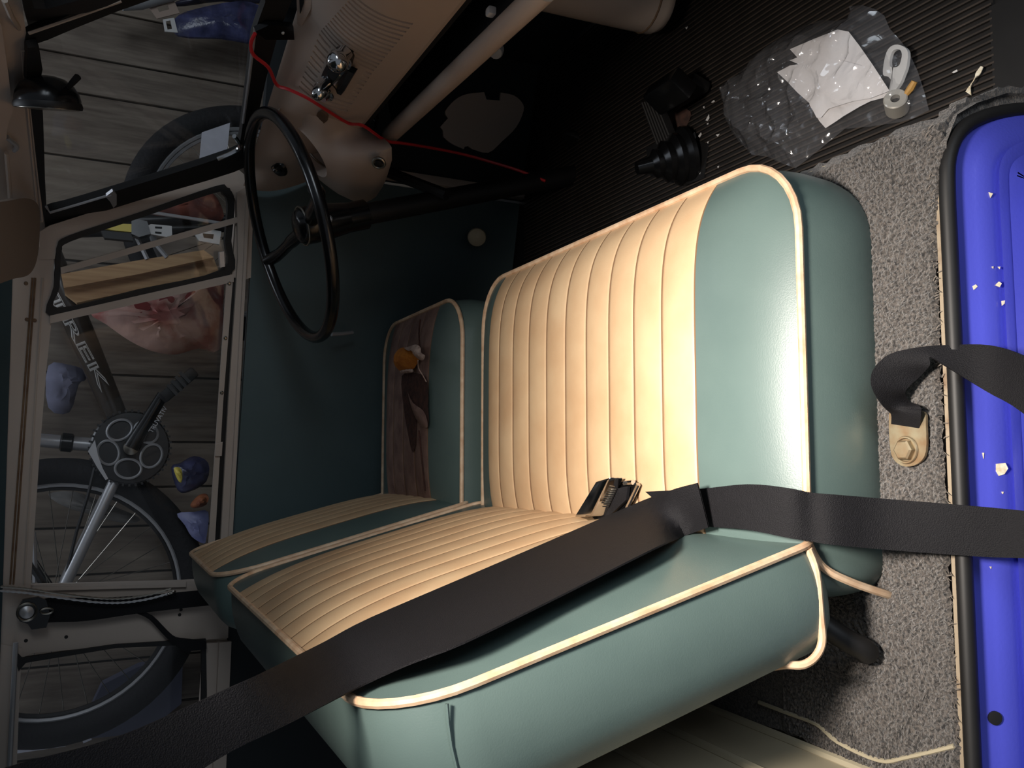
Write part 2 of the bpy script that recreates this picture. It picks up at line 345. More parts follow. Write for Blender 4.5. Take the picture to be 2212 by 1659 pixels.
# ------------------------------------------------------------------ split windscreen
out = [(54, 96), (68, 250), (96, 474), (122, 487), (300, 433), (505, 372), (536, 345), (549, 290), (575, 170), (602, 70), (628, -30), (480, -40), (290, -25), (95, 60)]
inn = [(84, 108), (93, 250), (100, 438), (114, 452), (250, 413), (500, 333), (516, 312), (523, 278), (536, 170), (548, 76), (572, -20), (470, -22), (330, -2), (104, 86)]
w1 = band('window_1', sm2(out, 3, True), sm2(inn, 3, True), Wp, .014, dark, off=.008, closed=True, label='black rubber surround of the driver windscreen half', **ST)
slab('pane', [(70, 80), (100, 470), (520, 355), (600, 0), (610, -60), (290, -30)], Wp, .003, glass, w1, -.004)
MB().tube([onp(x, y, Wp, .009) for x, y in ((551, 60), (538, 170), (525, 265))], .003, 6).build('trim_bead', alloy, w1)
MB().tube([onp(x, y, Wp, .009) for x, y in ((62, 72), (160, 38), (262, 2))], .0025, 6).build('trim_bead', beige, w1)
MB().tube([onp(x, y, Wp, .01) for x, y in ((100, 446), (108, 459), (170, 441), (240, 420))], .0028, 6).build('trim_bead', alloy, w1)
slab('seal_flap', [(228, 425), (244, 413), (252, 420), (252, 443), (245, 449), (238, 436)], Wp, .006, alloy, w1, .012)
out2 = [(38, -40), (62, 60), (100, 55), (230, 14), (330, -30), (330, -60)]
inn2 = [(62, -30), (74, 18), (100, 20), (220, -14), (300, -40), (300, -60)]
w2 = band('window_2', out2, inn2, Wr, .014, dark, off=.004, label='black rubber surround of the passenger windscreen half', **ST)
slab('pane', [(50, -60), (70, 40), (230, 0), (300, -30), (300, -60)], Wr, .003, glass, w2, -.004)
MB().tube([onp(x, y, Wr, .012) for x, y in ((10, 0), (24, 34), (41, 62))], .004, 6).build('trim_bead', beige, w2)
hdr = band('trim_4', [(-70, -40), (-70, 100), (-60, 250), (-50, 400), (-40, 600)], [(40, -40), (60, 95), (70, 250), (97, 480), (100, 600)], Wp, .03, beige, off=.004, label='pale painted header above the windscreen', **ST)
slab('header_fold', [(-40, 20), (4, 60), (18, 160), (28, 240), (16, 270), (14, 300), (-40, 330)], Wp, .02, beige2, hdr, .03)
MB().tube(smooth([onp(x, y, Wp, .012) for x, y in ((15, 296), (24, 304), (34, 312), (36, 320), (30, 326))], 3), .004, 8).build('visor_hook', alloy, hdr)
MB().tube([onp(14, 330, Wp, .016), onp(20, 400, Wp, .016), onp(22, 432, Wp, .016)], .004, 8).build('visor_rod', beige, hdr)
for i, (a, b) in enumerate((((52, 110), (92, 478)), ((47, 110), (84, 478)))):
    MB().tube([onp(*a, Wp, .006), onp(*b, Wp, .006)], .002, 6).build('header_ridge' if not i else 'header_ridge.001', beige2, hdr)
# sun visor
Vp = plane3(at(84, 520, 1, 1.28), at(-30, 520, 1, 1.02), at(84, 440, 1, 1.27))
slab('sun_visor', sm2([(-60, 432), (0, 436), (55, 428), (82, 442), (86, 480), (82, 550), (66, 590), (30, 602), (-60, 612)], 4, True), Vp, .014, visorm, label='grey vinyl sun visor folded up against the header', cat='sun visor')
# interior mirror seen from the side
mc = onp(104, 226, Wp, .05); rv_ = ray(104, 226).normalized(); ma = (AR-rv_*AR.dot(rv_)).normalized(); ma = (ma*.97+AU*.08-rv_*.0).normalized()
mt = thing('rear_view_mirror', 'black domed rear-view mirror on the windscreen header', 'mirror', mc)
MB().lathe(mc, ma, [(.047, 0), (.0475, .008), (.045, .018), (.038, .030), (.026, .039), (.012, .043), (0, .044)], 24, sc=(1.1, 1)).build('housing', gloss_black, mt)
MB().lathe(mc, ma, [(.0485, -.006), (.0495, -.002), (.048, .004)], 24, sc=(1.1, 1)).build('bezel', dark, mt)
MB().lathe(mc, ma, [(.044, -.007), (.044, -.005)], 24, sc=(1.1, 1)).build('glass', steel, mt)
MB().tube([onp(146, 190, Wp, .05), onp(157, 178, Wp, .05), onp(168, 166, Wp, .05)], [.003, .005, .0055], 8).build('dip_lever', dark, mt)
slab('stem', [(56, 178), (88, 170), (92, 150), (84, 100), (60, 104)], Wp, .014, dark, mt, .024)

# ------------------------------------------------------------------ dashboard
NN = V((-.82, 0, .57)).normalized()
def DS(y, t, off=0):
    top = V((.755-.27*abs(y-.8), y, .485)); bot = V((.648, y, .318))
    return top.lerp(bot, t)+NN*(.03*math.sin(math.pi*t)+off)
def dsolve(px, py, y=.8, t=.5):
    for _ in range(25):
        p = proj(DS(y, t)); a = proj(DS(y+1e-3, t)); b = proj(DS(y, t+1e-3))
        J = np.array([[a[0]-p[0], b[0]-p[0]], [a[1]-p[1], b[1]-p[1]]])/1e-3
        s = np.linalg.solve(J, np.array([px-p[0], py-p[1]])); y += max(-.1, min(.1, s[0])); t += max(-.15, min(.15, s[1]))
    return y, t
def DP(px, py, off=0): return DS(*dsolve(px, py), off)
Z8 = lambda x, y: (560+x*.1808, y*.1808)
dash = thing('dashboard', 'pale beige painted metal dashboard with curved speaker slots below the windscreen', 'dashboard', (.7, .8, .3))
ends = [(1765, 275), (1725, 325), (1690, 380), (1660, 430), (1635, 480), (1600, 530), (1565, 580), (1540, 630), (1505, 670), (1475, 715), (1440, 755), (1415, 800), (1385, 840), (1350, 880), (1325, 925), (1295, 965), (1270, 1000), (1240, 1030), (1225, 1075), (1195, 1115), (1165, 1155), (1135, 1200), (1110, 1240), (1085, 1280), (1060, 1325)]
e0 = dsolve(*Z8(*ends[0])); e1 = dsolve(*Z8(*ends[-1]))
print('slots', e0, e1, 'radio', dsolve(*Z8(930, 880)), 'left', dsolve(*Z8(1000, 50)), dsolve(*Z8(560, 920)))
ys = [e0[0]+(e1[0]-e0[0])*i/24 for i in range(25)]; pit = (ys[-1]-ys[0])/24
ry = (dsolve(*Z8(900, 600))[0], dsolve(*Z8(760, 1180))[0])
tb = (e0[1]+e1[1])/2; tt = .30
cols = [.02]; sl = []
for q in range(1, 12): cols.append(.02+(ys[0]-pit-.02)*q/12)
for y in ys:
    sl.append(len(cols)+1); cols += [y-.0030, y-.0024, y+.0024, y+.0030]
for q in range(0, 12): cols.append(ys[-1]+pit+(1.36-ys[-1]-pit)*q/11)
ts = sorted(set([0, .05, .1, .15, .2, .25, tt-.02, tt]+[tt+(tb-tt)*q/24 for q in range(25)]+[tb+.02, .9, .95, 1]))
rows = []; 
def slot_on(i, t):
    if not (tt <= t <= tb): return False
    y = ys[i]
    if ry[0]-.004 < y < ry[1]-.03 and .42 < t < .76: return False
    return True
mb = MB(); vs = []; fs = []; mi = []
ci = {}
for i, c in enumerate(sl): ci[c] = i; ci[c+1] = i
for t in ts:
    for c, y in enumerate(cols):
        vs.append(DS(y, t, -.007 if c in ci and slot_on(ci[c], t) else 0))
nc = len(cols)
for r in range(len(ts)-1):
    for c in range(nc-1):
        on = c in ci and c in sl and slot_on(ci[c], ts[r]) and slot_on(ci[c], ts[r+1])
        mb.add([], []); fs.append((r*nc+c, r*nc+c+1, (r+1)*nc+c+1, (r+1)*nc+c)); mi.append(1 if on else 0)
mb.v = vs; mb.f = fs; mb.m = mi
mb.build('panel', [beige2, void_], dash, angle=25)
MB().grid([[DS(y, 1)+d for y in np.linspace(.02, 1.36, 30)] for d in (V((0, 0, 0)), V((.004, 0, -.008)), V((.02, 0, -.008)), V((.06, 0, .0)))]).build('lower_lip', beige2, dash)
slab('ashtray_slot', [(640, -30), (674, -30), (671, 20), (651, 58), (642, 52)], (DP(655, 10), NN), .02, beige2, dash, .012)
slab('vent_opening', [(645, -30), (655, -30), (655, 8), (648, 30)], (DP(655, 10), NN), .004, void_, dash, .014)
# binnacle: pod around the speedometer
gc = at(668, 322, 1, 1.12); vw = ray(668, 322).normalized()
maj = (AU*.6+AR*.8); maj = (maj-vw*maj.dot(vw)).normalized(); per = (AU*.8-AR*.6); per = (per-vw*per.dot(vw)-maj*per.dot(maj)).normalized()
ga = (per*.95-vw*.31).normalized(); mi_ = ga.cross(maj).normalized()
if proj(gc+mi_*.05)[0] < 668: mi_ = -mi_
NR = 40
def gring(r, off, c=None): return [(c or gc)+ga*off+maj*(r*math.cos(2*math.pi*k/NR))+mi_*(r*1.0*math.sin(2*math.pi*k/NR)) for k in range(NR)]
bp_ = [DP(606, 232, -.004), DP(660, 234, -.004), DP(740, 262, -.004), DP(798, 285, -.004), at(846, 318, 0, .60), at(838, 375, 0, .575), at(812, 425, 0, .56), at(770, 437, 0, .555), at(715, 405, 0, .575), at(662, 352, 0, .60), at(622, 290, 0, .63), at(606, 252, 0, .65)]
bas = smooth(bp_, 4, True); bas = [bas[int(i*len(bas)/NR) % len(bas)] for i in range(NR)]
lip = gring(.066, .004); lip0 = gring(.061, .008); rin = gring(.055, .002); dpp = gring(.05, -.03)
out_ = -vw
mids = []
for f, bu_ in ((.2, .016), (.45, .024), (.75, .016)):
    mids.append([a_.lerp(b_, f)+(a_-gc).normalized()*bu_*.5+out_*bu_*.6 for a_, b_ in zip(lip, bas)])
MB().grid([dpp, rin, lip0, lip]+mids+[bas, [p+vw*.08 for p in bas]], closed=True).build('instrument_pod', beige2, dash, angle=75)
MB().add(dpp, [tuple(range(NR))]).build('gauge_face', gloss_black, dash)
MB().torus(gc-ga*.012, ga, .050, .0022, 28).build('gauge_bezel', steel, dash)
# chrome radio: black face plate, two shafts with domed knobs
r1 = DP(*Z8(930, 620), 0); r2 = DP(*Z8(1000, 1120), 0)
rad = thing('car_radio', 'black radio with two chrome knobs fitted in the dashboard slots', 'radio', r1)
RP = (DP(*Z8(930, 880)), NN)
def zp8(l): return [Z8(*q) for q in l]
slab('face_plate', zp8([(890, 605), (985, 590), (1075, 660), (1090, 720), (1060, 850), (1130, 880), (975, 1140), (930, 1120), (905, 1060), (850, 1000), (740, 915), (760, 860)]), RP, .012, gloss_black, rad, .008)
slab('dial_window', zp8([(800, 860), (880, 800), (960, 880), (880, 985)]), RP, .004, void_, rad, .011)
slab('bezel_strip', zp8([(880, 990), (960, 890), (985, 905), (900, 1030)]), RP, .006, chrome, rad, .013)
slab('side_flange', zp8([(1060, 850), (1130, 880), (975, 1140), (930, 1120)]), RP, .01, dark, rad, .014)
for i, (k1, k2, R) in enumerate((((905, 770), (985, 700), .017), ((695, 1130), (780, 1090), .0125))):
    a = onp(*Z8(*k1), RP, .045); b = onp(*Z8(*k2), RP, .014); ax = NN
    MB().lathe(b, ax, [(.02, 0), (.02, .003), (.014, .004), (.013, .014)], 20).build('shaft_washer' if not i else 'shaft_washer.001', chrome, rad)
    MB().lathe(a, ax, [(R*.7, -.032), (R*.75, -.02), (R, -.014), (R*1.02, -.004), (R*.85, .004), (R*.5, .008), (0, .009)], 22).build('knob' if not i else 'knob.001', chrome, rad)
# small dash fittings
slab('fuse_recess', [(686, 243), (694, 240), (707, 252), (706, 262), (698, 268), (681, 254)], (DP(694, 253), NN), .004, rust, dash, .004)
slab('key_slot', [(744, 288), (755, 284), (757, 288), (753, 296), (757, 304), (751, 306), (747, 296)], (DP(750, 294), NN), .004, rust, dash, .006)
sw = at(818, 352, 0, .566)
s1 = MB().torus(sw, V((-.75, -.5, .3)), .011, .003, 18).build('switch_ring', steel, dash)
MB().lathe(sw, V((-.75, -.5, .3)), [(.008, -.004), (.007, .003), (.003, .004)], 14).build('switch_core', dark, s1)
oc = at(600, 366, 1, 1.24)
ov = MB().torus(oc, (-.75, -.3, .6), .03, .003, 26, sc=(1, .42), u=(.35, .75, -.35)).build('courtesy_lamp_rim', chrome, dash)
MB().lathe(oc, (-.75, -.3, .6), [(.02, -.006), (.017, .0), (.0, .002)], 20).build('lamp_lens', gloss_black, ov)
# chrome quarter catch at the windscreen corner
MB().tube(smooth([onp(x, y, Wp, .02) for x, y in ((506, 294), (514, 305), (518, 318), (505, 328), (488, 336), (470, 343))], 4), [.0045]*21, 8).build('wiper_arm', chrome, label='chrome arm at the lower corner of the windscreen', cat='arm')
# black clip over the windscreen seal
cl = thing('black_clip', 'black clip with white dot over the windscreen seal', 'clip', onp(600, 72, Wp, .02))
slab('strap', [(552, 68), (580, 55), (634, 58), (636, 86), (574, 86)], Wp, .01, gloss_black, cl, .02)
MB().lathe(onp(611, 71, Wp, .02), Wp[1], [(.003, 0), (.002, .002)], 10).build('rivet', whitep, cl)
# red wire hanging over dash
wire('red_wire', [onp(551, 72, Wp, .022), onp(542, 94, Wp, .024), onp(548, 119, Wp, .026), onp(580, 146, Wp, .03), DP(612, 167, .02), DP(634, 181, .015), DP(670, 201, .012), DP(700, 222, .01), DP(759, 256, .012), at(784, 271, 1, .96), at(832, 303, 1, 1.02), at(876, 310, 1, 1.05), at(936, 320, 1, 1.1), at(1000, 333, 1, 1.12), at(1055, 348, 1, 1.12), at(1120, 368, 1, 1.1), at(1178, 391, 1, 1.06)], .0032, redw, label='thin red wire draped from the windscreen over the dashboard to the pedals', cat='wire')
# parcel tray rail under the dash
tr = thing('parcel_tray', 'beige metal parcel tray with rolled front edge under the dashboard', 'tray', (.62, .7, .25))
ta, tb2 = at(1180, -25, 0, .60), at(842, 292, 0, .66)
MB().tube([ta, ta.lerp(tb2, .5), tb2], .017, 14).build('rolled_edge', beige2, tr)
MB().prism([ta+V((.02, 0, -.004)), tb2+V((.02, 0, -.004)), tb2+V((.2, 0, .03)), ta+V((.2, 0, .03))], (0, 0, -.004)).build('shelf', dark, tr)
MB().box(ta.lerp(tb2, .19)+V((.02, 0, .02)), .012, .014, .012, bev=.003).build('end_clip', whitep, tr)
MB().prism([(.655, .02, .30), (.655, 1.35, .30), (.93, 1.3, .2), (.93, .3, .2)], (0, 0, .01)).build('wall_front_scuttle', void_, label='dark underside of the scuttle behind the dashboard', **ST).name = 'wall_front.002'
for i, (p, q) in enumerate((((800, 245), (815, 300)), ((812, 232), (806, 290)))):
    wire('loose_cable' if not i else 'loose_cable.001', [at(*p, 0, .70), at((p[0]+q[0])/2+6, (p[1]+q[1])/2, 0, .68), at(*q, 0, .69)], .0025, gloss_black, tr)
# knobs and tag hanging below the tray
kq = at(1071, 113, 0, .78)
MB().lathe(kq, (-.6, -.5, .4), [(.013, -.02), (.014, -.004), (.012, .003), (0, .004)], 14).tube([kq+V((.01, .008, -.004)), kq+V((.03, .03, .05)), V((kq.x+.04, kq.y+.04, .23))], .003, 6).build('pull_knob', whitep, label='small white pull knob below the parcel tray', cat='knob')
h = thing('choke_handle', 'dark grey handle hanging below the tray beside the duct', 'handle', at(1148, 40, 0, .74))
MB().tube([at(1158, -10, 0, .74), at(1152, 15, 0, .74), at(1146, 30, 0, .74), at(1144, 44, 0, .74)], [.004, .006, .010, .008], 10).build('grip', gloss_black, h)
# heater duct
dt = thing('heater_duct', 'beige upright heater duct with seamed rounded end below dash centre', 'duct', (.86, .72, -.2))
a, b = at(1150, -60, 0, .82), at(1440, 8, 0, .82)
MB().tube([a, a.lerp(b, .5), a.lerp(b, .9), a.lerp(b, .96), b], [.056, .057, .057, .05, .03], 24).build('pipe', beige2, dt)
MB().lathe(a.lerp(b, .84), (b-a).normalized(), [(.0575, -.002), (.059, 0), (.0575, .002)], 24).build('seam', rust, dt)
# pale notched disc on the nose panel
dp = plane3((.975, 1.25, 0), (.66, 1.36, 0), (.66, 1.36, .3))
slab('notched_disc', sm2([(968, 255), (962, 240), (985, 214), (1010, 203), (1046, 199)], 3)+[(1051, 215), (1080, 217), (1082, 200)]+sm2([(1082, 200), (1110, 206), (1128, 222), (1131, 240), (1115, 275), (1085, 305), (1055, 330), (1020, 322)], 3)+[(1012, 316), (1004, 317), (1002, 322)]+sm2([(1002, 322), (975, 310), (958, 296)], 3)+[(957, 282), (951, 274)], dp, .006, beige2, off=.008, label='pale beige notched cover plate on the dark kick panel ahead of the driver door', cat='cover plate')

# ------------------------------------------------------------------ steering wheel
wc = V((.44, 1.07, .442)); wn = V((-.308, -.03, .951)).normalized(); WR = .214
sw_ = thing('steering_wheel', 'thin black steering wheel on a long dark column before the driver seat', 'steering wheel', wc)
MB().torus(wc, wn, WR, .0115, 72, 12).build('rim', gloss_black, sw_)
hubc = wc-wn*.03
MB().lathe(hubc, wn, [(.03, -.09), (.034, -.06), (.037, -.02), (.036, .002), (.03, .012), (.02, .016), (0, .017)], 28).build('hub', gloss_black, sw_)
MB().torus(hubc+wn*.002, wn, .0375, .0018, 32, 6).build('hub_ring', steel, sw_)
e = onp(588, 548, (wc, wn)); dr = (e-wc).normalized()
for i, s in enumerate((1, -1)):
    p = [hubc+dr*s*.03-wn*.01, hubc+dr*s*.09+wn*.002, wc+dr*s*.17-wn*.018, wc+dr*s*.212]
    MB().tube(smooth(p, 4), [.014]*5+[.012]*4+[.013]*4, 10).build('spoke' if not i else 'spoke.001', gloss_black, sw_)
colm = thing('steering_column', 'dark steering column tube running down to the floor', 'column', hubc-wn*.6)
MB().tube([hubc-wn*.08, hubc-wn*.66], .022, 16).build('tube', dark, colm)
MB().tube([hubc-wn*.08, hubc-wn*.13], .03, 16).build('collar', gloss_black, colm)
MB().lathe(at(709, 474, 1, 1.04), (-.2, -1, .2), [(.008, -.02), (.009, 0), (.006, .006), (0, .007)], 12).build('indicator_stub', alloy, colm)
MB().tube([hubc-wn*.3+V((0, -.04, 0)), V((.7, 1.3, .33))], .012, 8).build('support_bracket', dark, colm)
# ------------------------------------------------------------------ ribbed mat, carpet, sill
mat0 = MB()
x0, x1 = .352, .955
pr = []
pitch = .0092
xx = x0
while xx < x1:
    pr += [(xx, -.2), (xx+.0058, -.2), (xx+.0064, -.1968), (xx+.0088, -.1968)]; xx += pitch
pr.append((xx, -.2)); pr2 = [(xx, -.206), (x0, -.206)]
full = pr+pr2
ya, yb = .075, 1.33
mat0.prism([V((x, ya, z)) for x, z in full], (0, yb-ya, 0))
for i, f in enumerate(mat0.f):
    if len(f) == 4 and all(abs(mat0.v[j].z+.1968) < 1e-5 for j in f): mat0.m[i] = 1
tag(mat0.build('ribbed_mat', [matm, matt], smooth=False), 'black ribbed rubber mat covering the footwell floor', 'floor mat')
MB().prism([V((x0, .02, -.205)), V((.55, .02, -.205)), V((.55, .078, -.203)), V((x0, .078, -.203))], (0, 0, .006)).build('trim_5', dark, label='black rubber edging of the footwell beside the door step', **ST)
# carpet remnant: dense uneven pile surface
cpx = [(-.332, .155), (-.332, .10), (-.332, .017), (-.1, .017), (.2, .015), (.30, .001), (.322, .012), (.342, .05), (.349, .08), (.337, .165), (.32, .2), (.3, .21), (-.15, .21), (-.17, .42), (-.325, .40), (-.325, .25)]
bm = bmesh.new()
vv = [bm.verts.new((x, y, .004)) for x, y in [(p.x, p.y) for p in smooth([(a, b, 0) for a, b in cpx], 3, True)]]
fc = bm.faces.new(vv); 
bmesh.ops.triangulate(bm, faces=[fc])
for _ in range(6):
    es = [e for e in bm.edges if e.calc_length() > .005 and min(v.co.y for v in e.verts) < .24]
    if not es: break
    bmesh.ops.subdivide_edges(bm, edges=es, cuts=1); bmesh.ops.triangulate(bm, faces=bm.faces[:])
for v in bm.verts:
    v.co.z += random.uniform(-.0012, .0022)
    if v.is_boundary: v.co.z -= .004; v.co.x += random.uniform(-.003, .003); v.co.y += random.uniform(-.003, .001)
    else: v.co.x += random.uniform(-.001, .001); v.co.y += random.uniform(-.001, .001)
print('carpet', len(bm.faces))
cpt = thing('carpet', 'grey brown carpet remnant beside and behind the passenger seat', 'carpet', (0, .15, .004))
MB().frombm(bm).build('pile', carp, cpt, smooth=False)
# front drop of the carpet following the step, with frayed fibres
frow = []
SP = [V((.285, 0, .003)), V((.318, 0, .000)), V((.350, 0, -.018)), V((.372, 0, -.050)), V((.388, 0, -.10)), V((.400, 0, -.15)), V((.402, 0, -.195))]
FP = [V((.325, 0, .003)), V((.346, 0, .003)), V((.362, 0, -.012)), V((.370, 0, -.04)), V((.378, 0, -.09)), V((.386, 0, -.14)), V((.392, 0, -.195))]
for t in range(22):
    k = t/21; y = -.002+.21*k; kk = min(1, max(0, y/.055)); kk = kk*kk*(3-2*kk)
    r_ = [a_.lerp(b_, kk) for a_, b_ in zip(SP, FP)]
    frow.append([V((p.x+random.uniform(-.003, .003)*(i > 0)-.008*k, y, p.z)) for i, p in enumerate(r_)])
MB().grid(frow).build('front_drop', carp, cpt)
ed_ = MB(); P_ = smooth([V((.312, .004, -.006)), V((.322, .004, -.014)), V((.340, .004, -.030)), V((.360, .004, -.062)), V((.378, .004, -.11)), V((.391, .004, -.17)), V((.396, .004, -.25))], 6)
A_, B_ = [], []
for i, p in enumerate(P_):
    tn = (P_[min(len(P_)-1, i+1)]-P_[max(0, i-1)]).normalized(); no = V((-tn.z, 0, tn.x))
    if no.x < 0: no = -no
    f = min(1, i/6); A_.append(p-no*.008); B_.append(p+no*(.004+.018*f+random.uniform(-.003, .003))+V((0, random.uniform(-.003, .003), 0)))
ed_.strip(A_, B_, (0, .02, 0)).build('upturned_edge', carp, cpt)
fr = MB()
for i in range(130):
    if i < 130: p = V((random.uniform(-.27, .34), random.uniform(.012, .019), .004)); d = V((random.uniform(-.004, .004), -random.uniform(.002, .006), random.uniform(-.002, .004)))
    else:
        t = random.random(); z = -.13*t; p = V((.355+.03*t, random.uniform(.0, .02), z)); d = V((random.uniform(-.003, .012), -random.uniform(.001, .007), random.uniform(-.002, .006)))
    fr.tube([p, p+d*.6+V((0, 0, .001)), p+d], [.0006, .0005, .0003], 3)
fr.build('frayed_edge', fluff, cpt, kind='stuff')
# sill: pale metal lip, rubber seal, blue jamb
def sillpath(off, zoff=0): return [V((-.34, -off, -.004+zoff)), V((-.2, -off, -.004+zoff)), V((0, -off, -.004+zoff)), V((.2, -off, -.004+zoff)), V((.27, -off, -.004+zoff)), V((.305, -off, -.008+zoff)), V((.332, -off, -.024+zoff)), V((.352, -off, -.052+zoff)), V((.37, -off, -.10+zoff)), V((.383, -off, -.16+zoff)), V((.388, -off, -.24+zoff))]
MB().tube(smooth(sillpath(-.010, .002), 3), .0046, 6).build('trim_6', lipm, label='worn pale metal lip along the door sill edge', **ST)
MB().tube(smooth(sillpath(.0, .004+at(2066, 850, 1, 0).z), 3), .0078, 10).build('trim_7', dark, label='black rubber door seal along the sill and down the step', **ST)
sl_ = smooth(sillpath(.0, -.010), 4)
prof_ = []
for o_, px_ in ((.000, 2076), (.0015, 2090), (.010, 2128), (.017, 2160), (.017, 2167), (.019, 2173), (.0235, 2181), (.0245, 2190), (.0245, 2196), (.0255, 2203), (.028, 2220), (.034, 2275), (.06, 2350), (.1, 2420)):
    prof_.append((o_, at(px_, 850, 1, -o_).z+.014))
prof_ = [(o_, z_-(.008 if i in (5, 8) else 0)) for i, (o_, z_) in enumerate(prof_)]
prof_.append((.14, -.3))
ctr = V((.1, 0, -.2))
rows = []
for o_, dz in prof_:
    r = []
    for i, p in enumerate(sl_):
        a = sl_[max(0, i-1)]; b = sl_[min(len(sl_)-1, i+1)]; tn = (b-a).normalized()
        nrm = V((0, -1, 0)).cross(tn); 
        if nrm.z > 0: nrm = -nrm
        nrm = V((-abs(tn.z), 0, -abs(tn.x)))
        q = p+V((0, -o_, 0))+nrm*(-dz)
        r.append(q)
    rows.append(r)
jamb = MB().grid(rows).build('trim_8', blue, label='bright blue painted door jamb below the passenger sill', **ST)
def jz(y): 
    for (a, az), (b, bz) in zip(prof_, prof_[1:]):
        if a <= -y <= b: return -.014+az+(bz-az)*(-y-a)/(b-a)
    return -.06
JP = plane3((-.2, -.0015, -.014+prof_[1][1]), (.2, -.0015, -.014+prof_[1][1]), (0, -.017, -.014+prof_[3][1]))
for i, l in enumerate(([(2152, 1002), (2172, 1000), (2178, 1012), (2170, 1024), (2158, 1028), (2152, 1018)], [(2101, 618), (2108, 614), (2112, 619), (2104, 626)], [(2150, 616), (2158, 608), (2164, 612), (2160, 620)], [(2142, 576), (2146, 575), (2146, 580)], [(2156, 576), (2161, 576), (2160, 581)], [(2164, 650), (2171, 649), (2170, 656), (2165, 660)], [(2136, 415), (2145, 418), (2140, 427)], [(2164, 1062), (2168, 1062), (2167, 1067), (2165, 1066)], [(2122, 978), (2126, 978), (2125, 991)], [(2138, 1224), (2142, 1224), (2141, 1229)])):
    slab('paint_chip' if not i else 'paint_chip.%03d' % i, l, JP, .0012, chipm, jamb, .0009)
c = onp(2149, 1551, JP, .001); MB().lathe(c, JP[1], [(.0065, -.002), (.0065, .0012), (.0045, .0014)], 16).build('rubber_plug', dark, jamb)

# ------------------------------------------------------------------ seats
def pad(prefix, label, cat, O, eu, ev, en, W, L, T, r, bulge, cr, npl, mats, tuft=.0035, side_bulge=.008, shrink=.012, e1=3.2, e2=3.5, rb=None, seat=None, seatlabel=None):
    tealm, creamm = mats
    eu, ev, en = V(eu).normalized(), V(ev).normalized(), V(en).normalized(); O = V(O)
    rb = rb or r
    def ll(x, sgn):
        q = r if sgn > 0 else rb
        a = abs(x)-(W/2-q)
        return L/2-q+math.sqrt(max(0, q*q-a*a)) if a > 0 else L/2
    def top(x, v, extra=0):
        l = ll(x, v)
        h = bulge*(1-min(1, abs(2*x/W))**e1)*(1-abs(v)**e2)
        return O+eu*x+ev*(l*v)+en*(h+extra*(1-abs(v)**10))
    def colset(a, b, n): return [a+(b-a)*q/n for q in range(n+1)]
    # outline
    xs_ = lambda r: [-W/2]+[-W/2+r*(1-math.cos(math.pi/2*q/8)) for q in range(1, 9)]+colset(-W/2+r, W/2-r, 8)[1:-1]+[W/2-r*(1-math.cos(math.pi/2*q/8)) for q in range(8, -1, -1)]
    ol = [(x, -ll(x, -1)) for x in xs_(rb)]+[(W/2, -(L/2-rb)+(L-r-rb)*q/10) for q in range(1, 10)]+[(x, ll(x, 1)) for x in xs_(r)[::-1]]+[(-W/2, (L/2-r)-(L-r-rb)*q/10) for q in range(1, 10)]
    loop = [O+eu*x+ev*y for x, y in ol]
    cen = [(x, y) for x, y in ol]
    nrm = []
    m_ = len(ol)
    for i in range(m_):
        a, b = ol[i-1], ol[(i+1) % m_]; d = V((b[1]-a[1], -(b[0]-a[0]))).normalized(); nrm.append(eu*d.x+ev*d.y)
    rows_ = []
    for q in range(9):
        t = q/8
        off = side_bulge*math.sin(math.pi*min(1, t*1.05))-shrink*max(0, (t-.75)/.25)**2
        rows_.append([p+n_*off-en*(T*t) for p, n_ in zip(loop, nrm)])
    th = MB().grid(rows_, closed=True).build(prefix, tealm, seat, angle=80); base_ = rows_[-1]
    vs_ = [math.sin(math.pi/2*q/22) for q in range(-22, 23)]
    c0, c1 = cr
    def edgecols(a, b, n):  # denser toward the outer edge b
        return [a+(b-a)*math.sin(math.pi/2*q/n) for q in range(n+1)]
    def regn(name, xs, m): MB().grid([[top(x, v) for v in vs_] for x in xs]).build(name, m, th, angle=80)
    regn('side_band', edgecols(c0, -W/2, 14), tealm); regn('side_band.001', edgecols(c1, W/2, 14), tealm)
    mb = MB(); pw = (c1-c0)/npl; xs = []; ex = []; gm = []
    for k in range(npl):
        for q, fr_ in enumerate((0, .025, .1, .22, .38, .5, .62, .78, .9, .975)):
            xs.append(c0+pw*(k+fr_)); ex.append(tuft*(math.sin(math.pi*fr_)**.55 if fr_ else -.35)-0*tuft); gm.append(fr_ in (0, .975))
    xs.append(c1); ex.append(-.35*tuft); gm.append(False)
    rows_ = [[top(x, v, e_) for v in vs_] for x, e_ in zip(xs, ex)]
    n = len(vs_); V_ = [p for r_ in rows_ for p in r_]
    mb.v = V_; mb.f = []; mb.m = []
    for i in range(len(rows_)-1):
        for k in range(n-1):
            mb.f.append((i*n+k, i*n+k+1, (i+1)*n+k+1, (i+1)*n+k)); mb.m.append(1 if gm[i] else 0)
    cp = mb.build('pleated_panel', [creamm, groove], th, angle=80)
    MB().add(base_, [tuple(range(m_))]).build('base_cloth', cardd, th)
    pp = [p+n_*.002+en*.001 for p, n_ in zip(loop, nrm)]
    MB().tube(pp, .0043, 8, closed=True).build('piping', piping, th)
    return th, top, loop, nrm, en
CU_O = (.095, .488, .112)
x_near = at(1500, 720, 2, .152).y; x_far = at(1052, 760, 2, .15).y
print('cream y', x_near, x_far)
pseat = thing('passenger_bench', 'wide teal and cream pleated double seat nearest the open door', 'seat', (.0, .488, .0))
dseat = thing('driver_bench', 'narrow driver seat by the far door with torn brown cushion cover', 'seat', (.0, 1.2, .0))
CU_O = (.0925, .488, .112)
